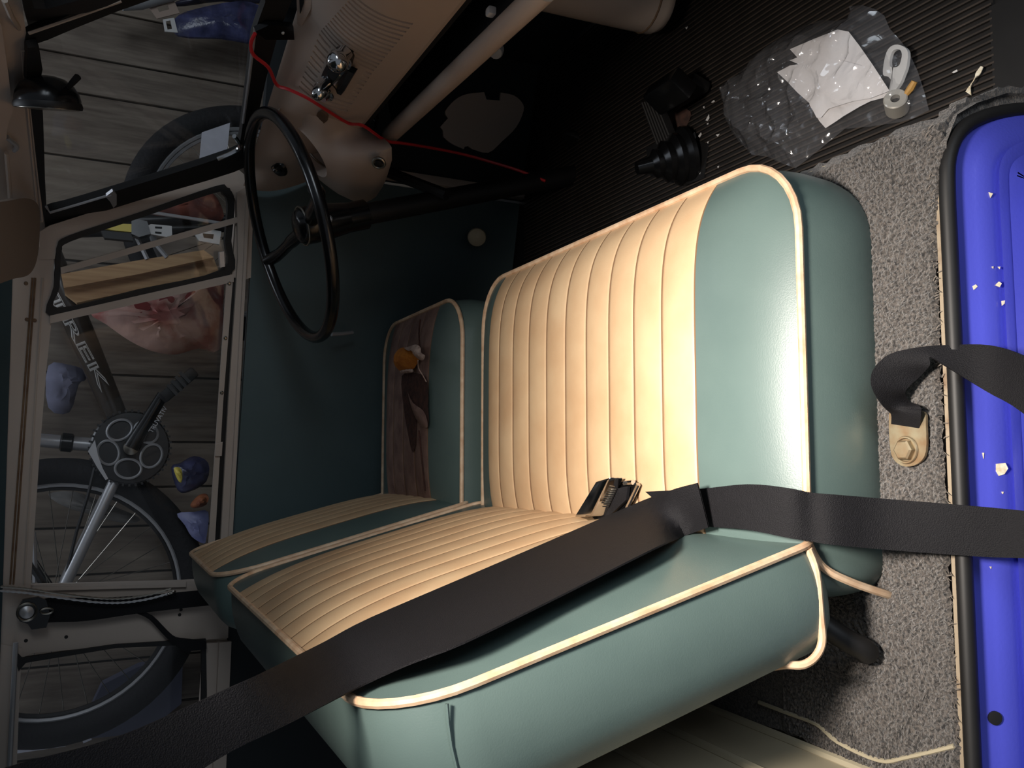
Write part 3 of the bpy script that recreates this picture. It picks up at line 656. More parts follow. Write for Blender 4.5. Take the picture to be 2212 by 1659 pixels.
cush = pad('seat_cushion', None, None, CU_O, (0, 1, 0), (1, 0, 0), (0, 0, 1), .795, .465, .117, .085, .044, (x_near-.488, x_far-.488), 10, (teal, cream), shrink=.004, side_bulge=.005, rb=.03, seat=pseat, e1=5.5, e2=5)
# vertical rear piping of the near boxing panel
th, top, loop, nrm, en = cush
MB().tube(smooth([V((-.085, .088, .113)), V((-.108, .086, .097)), V((-.125, .084, .06)), V((-.142, .086, .004)), V((-.142, .095, -.002))], 5), .0043, 8).build('corner_piping', piping, th)
# driver cushion, worn
dcu = pad('seat_cushion', None, None, (.09, 1.205, .125), (0, 1, 0), (1, 0, 0), (0, 0, 1), .49, .46, .115, .085, .028, (-.125, .165), 4, (teal, worn), tuft=.002, seat=dseat, rb=.03)
dth = dcu[0]
def dz(px, py, h=.157): return at(px, py, 2, h)
def patch(name, px, h, mat, puff=.006, parent=dth, n=3):
    P = smooth([dz(x, y, h) for x, y in px], n, True); c = sum(P, V())/len(P)
    rings = [P]+[[p.lerp(c, f)+V((0, 0, puff*(1-(1-f)**2)))+V((random.uniform(-1, 1), random.uniform(-1, 1), random.uniform(-.5, .5)))*.0012 for p in P] for f in (.25, .5, .75)]
    b = MB().grid(rings, closed=True); b.add(rings[-1], [tuple(range(len(P)))]); return b.build(name, mat, parent, angle=60)
patch('torn_opening', [(868, 812), (900, 806), (922, 822), (925, 880), (926, 915), (918, 925), (902, 900), (898, 960), (890, 975), (880, 930), (872, 880)], .1555, tearbrown, .001)
patch('torn_opening', [(846, 880), (852, 900), (850, 950), (858, 1000), (850, 1005), (842, 960), (841, 910)], .150, tearbrown, .001)
patch('foam_lump', [(855, 775), (860, 755), (880, 750), (905, 755), (906, 775), (890, 800), (866, 802), (856, 792)], .158, foam, .022)
patch('stuffing_tuft', [(872, 752), (885, 748), (898, 744), (908, 750), (910, 762), (918, 768), (914, 778), (904, 776), (902, 764), (890, 754)], .168, stuffing, .01)
patch('stuffing_tuft', [(864, 801), (880, 797), (892, 798), (890, 805), (868, 806)], .162, stuffing, .005)
wire('loose_thread', [dz(903, 778, .175), dz(904, 795, .17), dz(914, 812, .162), dz(921, 825, .158)], .0012, stuffing, dth)
patch('torn_flap', [(880, 845), (892, 870), (915, 888), (924, 915), (920, 925), (905, 915), (890, 885)], .158, worn, .006)
wire('split_seam', [dz(908, 690, .156), dz(905, 720, .157), dz(908, 760, .157)], .0016, tearbrown, dth)
wire('split_seam', [dz(905, 930, .157), dz(912, 1000, .156), dz(918, 1060, .15)], .0016, tearbrown, dth)

# backrests
bo = V((-.081, 0, .100)); bt = V((-.200, 0, .560)); bev_ = (bt-bo).normalized(); bn = V((bev_.z, 0, -bev_.x)).normalized(); bL = (bt-bo).length
bc = (bo+bt)/2
yb0, yb1 = .085, at(505, 1290, 2, .545).y
print('backrest far y', yb1)
bw = yb1-yb0
brest = pad('backrest', None, None, (bc.x, (yb0+yb1)/2, bc.z), (0, 1, 0), bev_, bn, bw, bL, .108, .08, .026, (-.245, .28), 10, (teal, cream), shrink=.012, rb=.03, seat=pseat)
bth = brest[0]
sm_ = smooth([V((-.196, .0835, .535)), V((-.222, .081, .49)), V((-.255, .081, .44))], 4)
sp = [(965, 1520), (968, 1560), (975, 1610), (988, 1665)]
MB().tube([at(x, y, 1, .0815) for x, y in sp], .0016, 6).build('side_seam', teal, bth)
MB().tube(smooth([at(1746, 1186, 1, .083), at(1763, 1236, 1, .081), at(1772, 1330, 1, .080), at(1776, 1385, 1, .081), at(1762, 1418, 1, .083), at(1735, 1436, 1, .088), at(1700, 1436, 1, .10), at(1670, 1440, 1, .13)], 4), .0042, 8).build('corner_piping', piping, bth)
drest = pad('backrest', None, None, (bc.x, 1.205, bc.z+.005), (0, 1, 0), bev_, bn, .50, bL, .108, .08, .024, (-.15, .185), 6, (teal, cream), shrink=.02, rb=.03, seat=dseat)
MB().tube(smooth([V((-.165, .13, .07)), V((-.185, .11, .05)), V((-.20, .10, .025)), V((-.205, .11, .016))], 4), .012, 10).build('hinge_arm', dark, label='dark curved hinge arm below the passenger backrest corner', cat='arm')

# ------------------------------------------------------------------ seat belts
BP = (bc, bn)
def ribbon(name, st, mat, parent=None, th_=.0018, k=4, **kw):
    A = smooth([a for a, b in st], k); B = smooth([b for a, b in st], k); rows1 = []; rows2 = []
    n = len(A)
    for i in range(n):
        t = (A[min(n-1, i+1)]-A[max(0, i-1)]).normalized(); wv = (B[i]-A[i]).normalized(); nn = t.cross(wv).normalized()
        r_ = [A[i].lerp(B[i], q/6) for q in range(7)]
        rows1.append([p+nn*th_/2 for p in r_]+[p-nn*th_/2 for p in r_[::-1]])
    return MB().grid(rows1, closed=True).build(name, mat, parent, angle=50, **kw)
b1 = thing('passenger_seat_belt', 'black seat belt running diagonally across the passenger backrest and over the cushion edge', 'seat belt', (0, .2, .12))
st = [(at(-140, 1706, 1, .0), at(-60, 1870, 1, .0)), (at(39, 1650, 1, .03), at(115, 1800, 1, .03)), (at(250, 1593, 1, .05), at(322, 1730, 1, .05)), (at(436, 1512, 1, .07), at(500, 1622, 1, .07)), (at(560, 1456, 1, .09), at(635, 1558, 1, .09)), (onp(700, 1388, BP, .032), onp(772, 1486, BP, .012)), (onp(800, 1336, BP, .034), onp(880, 1436, BP, .024)), (onp(1000, 1250, BP, .034), onp(1000, 1390, BP, .029)), (onp(1180, 1173, BP, .034), onp(1180, 1303, BP, .030)), (onp(1364, 1093, BP, .038), onp(1413, 1186, BP, .033)), (at(1440, 1062, 2, .178), at(1478, 1158, 2, .165)), (at(1507, 1043, 2, .172), at(1531, 1139, 2, .162))]
ribbon('shoulder_webbing', st, strap, b1)
st = [(at(1395, 1062, 2, .158), at(1480, 1136, 2, .152)), (at(1511, 1056, 2, .153), at(1532, 1138, 2, .15)), (at(1614, 1046, 2, .15), at(1614, 1144, 2, .15)), (at(1700, 1054, 2, .142), at(1700, 1161, 2, .140)), (at(1752, 1064, 1, .074), at(1760, 1171, 1, .074)), (at(1800, 1068, 1, .060), at(1800, 1177, 1, .060)), (at(1920, 1078, 1, .038), at(1920, 1188, 1, .038)), (at(2101, 1093, 1, -.02), at(2113, 1202, 1, -.02)), (at(2212, 1103, 1, -.055), at(2212, 1206, 1, -.055)), (at(2330, 1114, 1, -.10), at(2330, 1216, 1, -.10))]
ribbon('lap_webbing', st, strap, b1)
# buckle
bu = thing('belt_buckle', 'chrome lift-lever seat belt buckle lying on the cream pleats', 'buckle', at(1290, 1090, 2, .15))
top_q = [at(x, y, 2, .184) for x, y in ((1286, 1040), (1316, 1031), (1278, 1115), (1239, 1117))]
n_ = (top_q[1]-top_q[0]).cross(top_q[3]-top_q[0]).normalized()
if n_.z < 0: n_ = -n_
bmx = bmesh.new(); vv = [bmx.verts.new(p) for p in top_q]+[bmx.verts.new(p-n_*.02+V((0, -.004, 0))) for p in top_q]
for f in ((0, 1, 2, 3), (7, 6, 5, 4), (0, 4, 5, 1), (1, 5, 6, 2), (2, 6, 7, 3), (3, 7, 4, 0)): bmx.faces.new([vv[i] for i in f])
bmesh.ops.bevel(bmx, geom=bmx.edges[:], offset=.003, segments=3, profile=.6, affect='EDGES')
lid = MB().frombm(bmx).build('lift_lever', chrome, bu)
fe = top_q[1]; fd = top_q[2]-top_q[1]
for i in range(9):
    p = fe+fd*(.3+.055*i)+V((0, -.0062, -.010))
    MB().box(p, .0014, .002, .008).build('grip_rib' if not i else 'grip_rib.%03d' % i, steel, lid)
base_q = [at(x, y, 2, .160) for x, y in ((1322, 1040), (1372, 1041), (1380, 1048), (1352, 1100), (1300, 1130), (1282, 1120))]
MB().prism(base_q, (0, 0, -.006)).build('frame', gloss_black, bu, smooth=False)
MB().tube([at(1379, 1046, 2, .163), at(1355, 1096, 2, .163)], .003, 8).build('frame_edge', chrome, bu)
MB().tube([at(1350, 1044, 2, .163), at(1368, 1042, 2, .163)], .0035, 8).build('slide_bar', chrome, bu)
MB().prism([at(x, y, 2, .166) for x, y in ((1312, 1060), (1356, 1050), (1352, 1080), (1306, 1124), (1284, 1118))], (0, 0, -.004)).build('webbing_tail', strap, bu)
MB().prism([at(x, y, 2, .172) for x, y in ((1240, 1119), (1279, 1116), (1286, 1124), (1262, 1134), (1248, 1133))], (0, 0, -.018)).build('end_cheek', steel, bu)
# outer belt anchored on the carpet
b2 = thing('anchored_belt', 'charcoal belt looping up from a zinc bracket bolted to the carpet', 'seat belt', at(1960, 960, 2, .006))
ZZ = .004
st = [(at(2330, 830, 1, -.13), at(2330, 1010, 1, -.12)), (at(2212, 768, 1, -.07), at(2212, 893, 1, -.07)), (at(2138, 746, 1, -.03), at(2130, 845, 1, -.03)), (at(2053, 746, 1, .0), at(2052, 797, 1, -.005)), (at(1985, 751, 1, .02), at(2010, 772, 1, .010)), (at(1920, 766, 1, .040), at(2008, 790, 1, .012)), (at(1886, 800, 1, .05), at(1985, 815, 1, .028)), (at(1884, 838, 1, .052), at(1955, 845, 1, .04)), (at(1908, 878, 1, .054), at(1965, 868, 1, .048)), (at(1925, 893, 2, .02), at(1990, 884, 2, .02)), (at(1926, 918, 2, .009), at(1986, 928, 2, .009))]
ribbon('webbing', st, strap, b2, .002)
ap = slab('anchor_plate', sm2([(1920, 905), (1922, 960), (1930, 992), (1955, 1008), (1985, 1000), (2000, 975), (2000, 920), (1996, 890), (1960, 886), (1925, 890)], 3, True), zp(.011), .003, zinc, b2)
hb = at(1958, 972, 2, .011)
MB().lathe(hb, (0, 0, 1), [(.011, 0), (.011, .006), (.009, .0075), (0, .0076)], 6).build('hex_bolt', zinc, ap, angle=20)
MB().torus(hb+V((0, 0, .001)), (0, 0, 1), .013, .0015, 20, 6).build('washer', zinc, ap)
# driver side belt on the pillar
b3 = thing('driver_seat_belt', 'black driver seat belt hanging from its anchor on the far pillar', 'seat belt', onp(60, 1322, L2, .03))
band('webbing', sm2([(78, 1296), (120, 1291), (200, 1292), (300, 1287), (412, 1277), (470, 1272)], 3), sm2([(80, 1346), (125, 1344), (190, 1341), (300, 1325), (412, 1312), (470, 1306)], 3), L2, .003, strap, b3, .035)
ac = onp(62, 1322, L2, .03)
am = slab('anchor_mount', [(36, 1318), (50, 1296), (84, 1290), (100, 1296), (108, 1330), (100, 1356), (68, 1360), (60, 1348), (42, 1342)], L2, .016, gloss_black, b3, .046)
MB().torus(onp(58, 1322, L2, .05), L2[1], .018, .0025, 26, 6).build('chrome_ring', steel, am)
MB().lathe(onp(58, 1322, L2, .047), L2[1], [(.014, 0), (.013, .005), (.006, .008), (0, .0085)], 20).build('bolt_cap', alloy, am)
MB().torus(onp(101, 1320, L2, .05), L2[1], .012, .002, 20, 6, sc=(.5, 1)).build('slot_ring', steel, am)
band('strap_tail', sm2([(300, 1318), (330, 1330), (360, 1360), (380, 1376), (410, 1380), (446, 1386)], 3), sm2([(292, 1324), (322, 1338), (352, 1370), (374, 1390), (400, 1406), (446, 1402)], 3), L2, .003, strap, b3, .03)
# beaded cord over the pillar
cd_ = thing('beaded_cord', 'twisted beaded cord hanging across the far pillar above the belt', 'cord', onp(200, 1290, L2, .06))
for s in (0, 1):
    base = smooth([onp(x, y+s*9, L2, .055) for x, y in ((-40, 1264), (0, 1267), (60, 1272), (120, 1281), (200, 1291), (260, 1293), (320, 1285), (372, 1271))], 10)
    rr = [.0032 if i % 2 else .0018 for i in range(len(base))]
    MB().tube(base, rr, 6).build('strand' if not s else 'strand.001', alloy if s else steel, cd_)
MB().torus(onp(370, 1280, L2, .055), (1, 0, .3), .009, .002, 16, 6).build('end_ring', steel, cd_)

# ------------------------------------------------------------------ footwell things: pedals, boot, paint flakes, bag
def PZ(x, y, z): return at(x, y, 2, z)
pd = thing('clutch_pedal', 'round ribbed rubber clutch pedal low in the dark footwell', 'pedal', at(1245, 310, 0, .72))
pc = at(1246, 310, 0, .72); pax = V((-.85, -.1, .5)).normalized()
MB().lathe(pc, pax, [(.03, -.008), (.032, 0), (.029, .006), (0, .007)], 22, sc=(.8, 1.25)).build('pad', dark, pd)
for i in range(7):
    o_ = (i-3)*.0075; u_ = pax.cross(V((0, 1, 0))).normalized()
    MB().tube([pc+u_*o_-V((0, .018, 0))+pax*.007, pc+u_*o_+V((0, .018, 0))+pax*.007], .0018, 6).build('pad_rib' if not i else 'pad_rib.%03d' % i, matm, pd)
MB().tube([pc-pax*.005, pc-pax*.05+V((.02, .02, -.08))], .008, 8).build('arm', dark, pd)
ac_ = thing('accelerator_pedal', 'long ribbed grey black accelerator pedal beside the gear lever boot', 'pedal', PZ(1425, 270, -.19))
q4 = [PZ(1385, 222, -.13), PZ(1416, 212, -.13), PZ(1452, 300, -.17), PZ(1418, 312, -.17)]
nq = (q4[1]-q4[0]).cross(q4[3]-q4[0]).normalized(); nq = nq if nq.z > 0 else -nq
MB().prism(q4, -nq*.012).build('plate', dark, ac_)
for i in range(6):
    f = (i+.5)/6; MB().tube([q4[0].lerp(q4[1], f)+nq*.001, q4[3].lerp(q4[2], f)+nq*.001], .0023, 6).build('rib' if not i else 'rib.%03d' % i, matm, ac_)
bk_ = thing('brake_pedal', 'black square rubber brake pedal above the accelerator', 'pedal', PZ(1450, 200, -.15))
MB().box(PZ(1446, 198, -.11), .035, .085, .05, rot=Matrix.Rotation(.6, 3, 'Y'), bev=.008).build('pad', gloss_black, bk_)
MB().box(PZ(1478, 200, -.17), .02, .1, .04, rot=Matrix.Rotation(.3, 3, 'Y'), bev=.006).build('bracket', dark, bk_)
slab('rust_patch', sm2([(1445, 250), (1462, 232), (1490, 240), (1485, 265), (1468, 290), (1452, 280)], 3, True), zp(-.194), .002, mk('rusty_brown_rubber', (86, 58, 48), .9, vs=60, rgb2=(50, 36, 32)), label='rusty brown worn patch on the mat beside the accelerator', cat='patch')
bo_ = thing('gear_lever_boot', 'black bellows boot of the gear lever on the ribbed mat', 'boot', PZ(1480, 335, -.2))
bx_ = PZ(1487, 338, -.2); bax = V((-.25, .35, .9)).normalized()
MB().lathe(bx_, bax, [(.056, 0), (.056, .008), (.046, .016), (.048, .026), (.036, .034), (.038, .046), (.026, .054), (.027, .064), (.016, .072), (.012, .1)], 28).build('bellows', gloss_black, bo_)
slab('base_plate', [(1395, 318), (1480, 290), (1530, 312), (1520, 385), (1480, 400), (1405, 380)], zp(-.1955), .003, dark, bo_)
flk = [[(1492, 296), (1500, 285), (1503, 296), (1499, 307), (1496, 300)], [(1508, 294), (1514, 286), (1515, 290), (1511, 297)], [(1524, 260), (1531, 247), (1532, 255), (1528, 261)], [(1536, 221), (1542, 216), (1544, 219), (1539, 222)], [(1518, 231), (1521, 229), (1521, 235)], [(1526, 268), (1530, 265), (1529, 269)], [(1546, 291), (1554, 289), (1550, 295)], [(1527, 307), (1530, 305), (1529, 310)], [(1549, 360), (1553, 358), (1551, 363)], [(1510, 375), (1514, 371), (1512, 377)], [(2056, 156), (2067, 150), (2068, 154), (2060, 158)], [(1480, 60), (1485, 57), (1483, 63)]]
for i, l in enumerate(flk):
    tag(slab('paint_flake' if not i else 'paint_flake.%03d' % i, l, zp(-.1955), .0008, whitep), ['large split white paint flake nearest the gear lever boot on the mat', 'small oval white paint flake just right of the large split one', 'slim white paint flake midway between boot and plastic bag', 'white paint flake furthest forward of those beside the plastic bag', 'tiny white speck of paint between brake pedal and slim flake', 'tiny white paint speck right under the slim flake', 'grey white paint speck close to the plastic bag edge', 'small white paint speck below the oval flake', 'white paint speck just ahead of the seat piping', 'white paint speck at the mat edge nearest the seat piping', 'lone white flake on the mat beside the torn paper strip', 'lone white speck on the mat beside the heater duct'][i], 'paint flake', 'paint flakes on the mat')
td = thing('torn_paper_strip', 'twisted cream paper strip on the mat by the frayed carpet', 'paper scrap', PZ(2095, 180, -.197))
ribbon('strip', [(PZ(2119, 143, -.19), PZ(2124, 145, -.19)), (PZ(2108, 158, -.188), PZ(2117, 160, -.188)), (PZ(2104, 172, -.186), PZ(2108, 168, -.19)), (PZ(2094, 186, -.19), PZ(2097, 186, -.19)), (PZ(2086, 198, -.19), PZ(2098, 206, -.19))], chipm, td, .001)

# plastic bag and its contents
Zb = lambda l: [(1500+x*.3219, y*.3219) for x, y in l]
bag_px = Zb([(200, 560), (300, 500), (430, 365), (560, 262), (700, 190), (850, 135), (950, 140), (1040, 125), (1050, 90), (1038, 42), (1130, 36), (1210, 60), (1275, 105), (1310, 190), (1390, 280), (1450, 370), (1500, 480), (1545, 620), (1575, 740), (1480, 790), (1380, 820), (1180, 850), (1010, 865), (960, 905), (820, 1020), (680, 1130), (560, 1085), (490, 1050), (390, 1040), (310, 960), (255, 890), (220, 760)])
bg = thing('plastic_bag', 'clear crumpled plastic bag holding tissue and small parts on the mat', 'plastic bag', PZ(1780, 190, -.196))
import mathutils
def inside(px, poly):
    x, y = px; c = False; n = len(poly)
    for i in range(n):
        (x1, y1), (x2, y2) = poly[i], poly[(i+1) % n]
        if (y1 > y) != (y2 > y) and x < (x2-x1)*(y-y1)/(y2-y1)+x1: c = not c
    return c
def sheet(poly, z0, hfun, step=.006):
    P = [PZ(x, y, z0) for x, y in poly]; bm = bmesh.new()
    f = bm.faces.new([bm.verts.new(p) for p in P]); bmesh.ops.triangulate(bm, faces=[f])
    for _ in range(6):
        es = [e for e in bm.edges if e.calc_length() > step]
        if not es: break
        bmesh.ops.subdivide_edges(bm, edges=es, cuts=1); bmesh.ops.triangulate(bm, faces=bm.faces[:])
    dmin = {}
    pts = [V((p.x, p.y)) for p in P]
    for v in bm.verts:
        q = V((v.co.x, v.co.y)); d = 9
        for i in range(len(pts)):
            a, b = pts[i], pts[(i+1) % len(pts)]; ab = b-a; t = max(0, min(1, (q-a).dot(ab)/max(ab.dot(ab), 1e-9))); d = min(d, (q-(a+ab*t)).length)
        v.co.z = z0+hfun(v.co, d)
    return bm
def crumple(s, amp, lift):
    off = V((s, s*2, 0))
    def h(p, d):
        k = min(1, d/.03)
        n1 = mathutils.noise.noise((p*22)+off); n2 = mathutils.noise.noise((p*55)+off)
        return lift*k+amp*k*(1-abs(n1)*2)+amp*.35*(abs(n2))*min(1, d/.006)
    return h
MB().frombm(sheet(bag_px, -.195, lambda p, d: 0.0005, .03)).build('lower_film', bagd, bg)
MB().frombm(sheet(bag_px, -.194, crumple(3, .012, .030))).build('upper_film', bagm, bg, smooth=True, angle=25)
def foldedsheet(name, px, z, mat, parent, amp=.003, s=1, th_=.001):
    bm = sheet(px, z, crumple(s, amp, .001), .006); return MB().frombm(bm).build(name, mat, parent, angle=60)
tis = thing('folded_tissue', 'folded white tissue paper inside the clear plastic bag', 'tissue paper', PZ(1810, 180, -.19))
foldedsheet('top_fold', Zb([(690, 385), (640, 330), (800, 262), (960, 198), (1035, 212), (1110, 310), (1200, 440), (1120, 470), (1000, 420), (880, 425), (720, 440), (640, 405)]), -.182, paperm, tis, .0012, 5)
foldedsheet('middle_fold', Zb([(555, 485), (640, 440), (720, 428), (880, 410), (990, 405), (1120, 440), (1200, 440), (1310, 610), (1180, 660), (1060, 680), (900, 730), (850, 790), (820, 790), (770, 690), (690, 620), (620, 545)]), -.178, paperm, tis, .0016, 9)
foldedsheet('lower_fold', Zb([(770, 700), (900, 710), (1060, 670), (1180, 650), (1310, 615), (1290, 650), (1180, 680), (1110, 715), (1000, 780), (950, 815), (880, 860), (840, 815)]), -.182, paperm, tis, .002, 12)
# white plastic link
lk = thing('plastic_link', 'milky white plastic oval link inside the clear bag', 'plastic link', PZ(1930, 140, -.18))
o_l = sm2(Zb([(1265, 500), (1275, 400), (1300, 330), (1345, 300), (1400, 310), (1432, 350), (1425, 440), (1405, 500), (1380, 560), (1340, 610), (1300, 625), (1330, 560), (1300, 515)]), 3, True)
i_l = sm2(Zb([(1312, 440), (1310, 400), (1325, 350), (1350, 332), (1380, 335), (1392, 365), (1385, 410), (1375, 435), (1360, 448), (1345, 452), (1335, 452), (1325, 450), (1316, 446)]), 3, True)
band('loop', o_l, i_l, zp(-.172), .005, clearp, lk, closed=True)
# steel spacer and tan plug
spc = thing('steel_spacer', 'shiny cylindrical steel spacer with a hole inside the clear bag', 'spacer', PZ(1938, 222, -.185))
sc_ = PZ(1936, 224, -.175); sax = V((.25, -.55, .8)).normalized()
MB().lathe(sc_, sax, [(.006, .0), (.006, .012), (.0135, .0125), (.015, .011), (.015, -.012), (.013, -.014)], 24, cap=False).build('body', bright, spc, angle=30)
MB().lathe(sc_, sax, [(.0061, .004), (.001, .0035)], 16).build('bore', void_, spc)
MB().tube([PZ(1955, 207, -.176), PZ(1968, 190, -.176), PZ(1976, 176, -.176)], [.0035, .005, .004], 8).build('tan_plug', mk('tan_plug', (176, 134, 70), .6), label='thin tan plug beside the steel spacer inside the bag', cat='plug')
# ------------------------------------------------------------------ bicycle leaning outside the far windows
YB = 1.86
def Q(x, y, yy=YB): return at(x, y, 1, yy)
bike = thing('bicycle', 'black mountain bicycle hung nose down against the panelled garage wall', 'bicycle', Q(280, 968))
ra, fa, bb = Q(122, 1297), Q(540, 482), Q(280, 968)
print('bike', ra, fa, bb, 'wheelbase', (fa-ra).length)
YA = V((0, -1, 0))
def wheel(nm, c, sp0, rim_r=.282):
    wh = MB().torus(c, YA, rim_r+.036, .034, 64, 10).build(nm, tyrem, bike)
    for j, s in enumerate((-.009, .009)):
        MB().torus(c+V((0, s, 0)), YA, rim_r+.002, .0062, 64, 6).build('rim' if not j else 'rim.001', alloy, wh)
    MB().torus(c, YA, rim_r-.006, .007, 64, 6).build('rim_bed', alloy if nm == 'front_wheel' else framem, wh)
    m = MB()
    for k in range(32):
        a = 2*math.pi*k/32+sp0; b = a+(.5 if k % 2 else -.5)
        m.tube([c+V((math.cos(b)*.02, .02*(1 if k % 4 < 2 else -1), math.sin(b)*.02)), c+V((math.cos(a)*(rim_r-.005), 0, math.sin(a)*(rim_r-.005)))], .0011, 4)
    m.build('spokes', steel, wh, kind='stuff')
    MB().lathe(c+V((0, .035, 0)), YA, [(.01, 0), (.022, .004), (.014, .012), (.014, .056), (.022, .066), (.01, .07)], 16).build('hub', steel, wh)
    for k in range(0, 40): pass
    return wh
wheel('rear_wheel', ra, .1); wheel('front_wheel', fa, .3, .262)
fw = (fa-ra); fw.y = 0; fw.normalize(); up = V((-fw.z, 0, fw.x))
hd = Q(110, 560, YB)   # head tube area
dtd = (Q(150, 660)-bb).normalized()
head = bb+dtd*.60
MB().tube([bb, bb+dtd*.3, head], [.026, .032, .034], 14).build('down_tube', tubem, bike)
st_d = (Q(88, 951)-bb).normalized()
MB().tube([bb, bb+st_d*.2, bb+st_d*.44], [.018, .017, .017], 12).build('seat_tube', alloy, bike)
MB().tube([bb+st_d*.42, head+up*.12], .018, 12).build('top_tube', framem, bike)
MB().tube([head-dtd*.02, head+up*.13-fw*.02], .022, 12).build('head_tube', framem, bike)
for j, s in enumerate((-.05, .05)):
    MB().tube([head+V((0, s, 0)), fa.lerp(head, .4)+V((0, s, 0)), fa+V((0, s, 0))], [.017, .016, .01], 10).build('fork_leg' if not j else 'fork_leg.001', framem, bike)
MB().lathe(bb+st_d*.13, st_d, [(.019, 0), (.024, .004), (.024, .026), (.019, .03)], 14).build('clamp', gloss_black, bike)
for j, s in enumerate((-.045, .05)):
    MB().tube(smooth([bb+V((0, s*.6, 0)), bb.lerp(ra, .22)+V((0, s, 0)), ra+V((0, s*1.3, 0))], 4), [.014]*9, 10).build('chain_stay' if not j else 'chain_stay.001', alloy, bike)
    MB().tube([bb+st_d*.40+V((0, s*.5, 0)), ra+V((0, s*1.3, 0))], .008, 8).build('seat_stay' if not j else 'seat_stay.001', framem, bike)
# cranks, chainring with oval cut-outs
cc = bb+V((0, -.07, 0))
cr_ = MB().lathe(cc+V((0, .004, 0)), YA, [(.02, -.006), (.088, -.004), (.092, 0), (.088, .004), (.02, .006)], 44).build('chainring', framem, bike)
m = MB()
for k in range(40):
    a = 2*math.pi*k/40; m.box(cc+V((math.cos(a)*.093, 0, math.sin(a)*.093)), .007, .004, .005, rot=Matrix.Rotation(-a, 3, 'Y'))
m.build('chainring_teeth', framem, cr_, kind='stuff')
for k in range(5):
    a = 2*math.pi*k/5+.55; u = V((math.cos(a), 0, math.sin(a)))
    MB().torus(cc+u*.052+V((0, -.006, 0)), YA, .030, .0034, 24, 6, sc=(.8, 1), u=u).build('oval_ring' if not k else 'oval_ring.%03d' % k, alloy, cr_)
g1 = [Q(x, y, YB-.09) for x, y in ((205, 950), (212, 985), (222, 1012), (234, 1034))]; g2 = [Q(x, y, YB-.09) for x, y in ((190, 975), (196, 985), (210, 1010), (228, 1037))]
MB().strip(g1, g2, (0, .012, 0)).build('chain_guard', alloy, bike)
ce = Q(352, 852, YB-.10); cs = cc+V((0, -.02, 0)); cdv = (ce-cs).normalized()
ca = MB().tube([cs, cs.lerp(ce, .5), ce], [.021, .016, .014], 10).build('crank_arm', gloss_black, bike)
MB().lathe(cs, YA, [(.018, 0), (.018, .01), (.008, .014), (0, .014)], 18).build('crank_bolt', steel, ca)
pdl = MB().box(Q(385, 832, YB-.15), .10, .075, .028, rot=Matrix.Rotation(.8, 3, 'Y'), bev=.006).build('pedal', dark, bike)
for j in range(4): MB().box(Q(372+9*j, 842-9*j, YB-.19), .008, .006, .034, rot=Matrix.Rotation(.8, 3, 'Y')).build('pedal_tooth' if not j else 'pedal_tooth.%03d' % j, framem, pdl)
MB().tube([Q(205, 1010, YB-.06), Q(190, 1070, YB-.06), Q(165, 1150, YB-.06), Q(140, 1255, YB-.06)], .0045, 6).build('chain', framem, bike)
MB().tube([Q(72, 1150, YB-.05), Q(74, 1200, YB-.05), Q(76, 1258, YB-.05)], .006, 8).build('cable', alloy, bike)
# lettering on the down tube and the crank arm
def letters(name, txt, org, d, n, size, sx, mat, parent, outline=False):
    cu = bpy.data.curves.new(name, 'FONT'); cu.body = txt; cu.size = size; cu.extrude = .0006; cu.align_x = 'LEFT'; cu.align_y = 'CENTER'
    if outline: cu.fill_mode = 'NONE'; cu.bevel_depth = .0009; cu.bevel_resolution = 1; cu.resolution_u = 4; cu.extrude = 0
    t = bpy.data.objects.new('tmp_text', cu); COL.objects.link(t)
    n = n.normalized(); d = (d-n*d.dot(n)).normalized(); y_ = n.cross(d)
    me = bpy.data.meshes.new_from_object(t.evaluated_get(bpy.context.evaluated_depsgraph_get()))
    m = MB().add([org+d*(v.co.x*sx)+y_*v.co.y+n*v.co.z for v in me.vertices], [tuple(p.vertices) for p in me.polygons])
    bpy.data.objects.remove(t); return m.build(name, mat, parent, smooth=False)
yo = -.036
letters('lettering', 'TREK', Q(110, 628, YB+yo), (Q(244, 866, YB+yo)-Q(128, 655, YB+yo)), YA, .031, 3.7, whitep, bpy.data.objects['down_tube'], True)
letters('lettering', 'TRUVATIV', Q(325, 934, YB-.125), Q(350, 893, YB-.125)-Q(325, 934, YB-.125), YA, .0155, 1, alloy, ca)
# tag in the front wheel
slab('paper_tag', [(436, 286), (497, 265), (490, 335), (430, 351)], yp(1.82), .0015, printm, label='white printed paper tag tucked in the front bicycle wheel', cat='paper tag')
for j, (x, y) in enumerate(((262, 968), (232, 1004), (268, 936), (300, 1010))): pass

# ------------------------------------------------------------------ clutter between the van and the wall
for j, (l, m_, s) in enumerate((([(132, 592), (300, 562), (440, 540), (462, 556), (300, 592), (138, 622)], lumber, 'upper pale lumber board leaning upright behind the vent window'), ([(138, 622), (300, 592), (462, 558), (474, 590), (300, 626), (166, 654), (140, 634)], lumber, 'lower pale lumber board leaning upright behind the vent window'))):
    slab('lumber_board' if not j else 'lumber_board.001', l, yp((1.76, 1.795)[j]), .03, m_, label=s, cat='board')
def blob(name, px, y, puff, mat, label, cat, n=3, parent=None, amp=.006):
    P = smooth([at(a, b, 1, y) for a, b in px], n, True); c = sum(P, V())/len(P); rings = [[p+V((0, .01, 0)) for p in P], P]
    for f in (.18, .38, .58, .78): rings.append([p.lerp(c, f)+V((0, -puff*(1-(1-f)**2)+amp*mathutils.noise.noise(p*40+V((f*9, 0, 0))), amp*mathutils.noise.noise(p*50+V((0, f*7, 0))))) for p in P])
    b = MB().grid(rings, closed=True); b.add(rings[-1], [tuple(range(len(P)))])
    return b.build(name, mat, parent, label=label, cat=cat, angle=50)
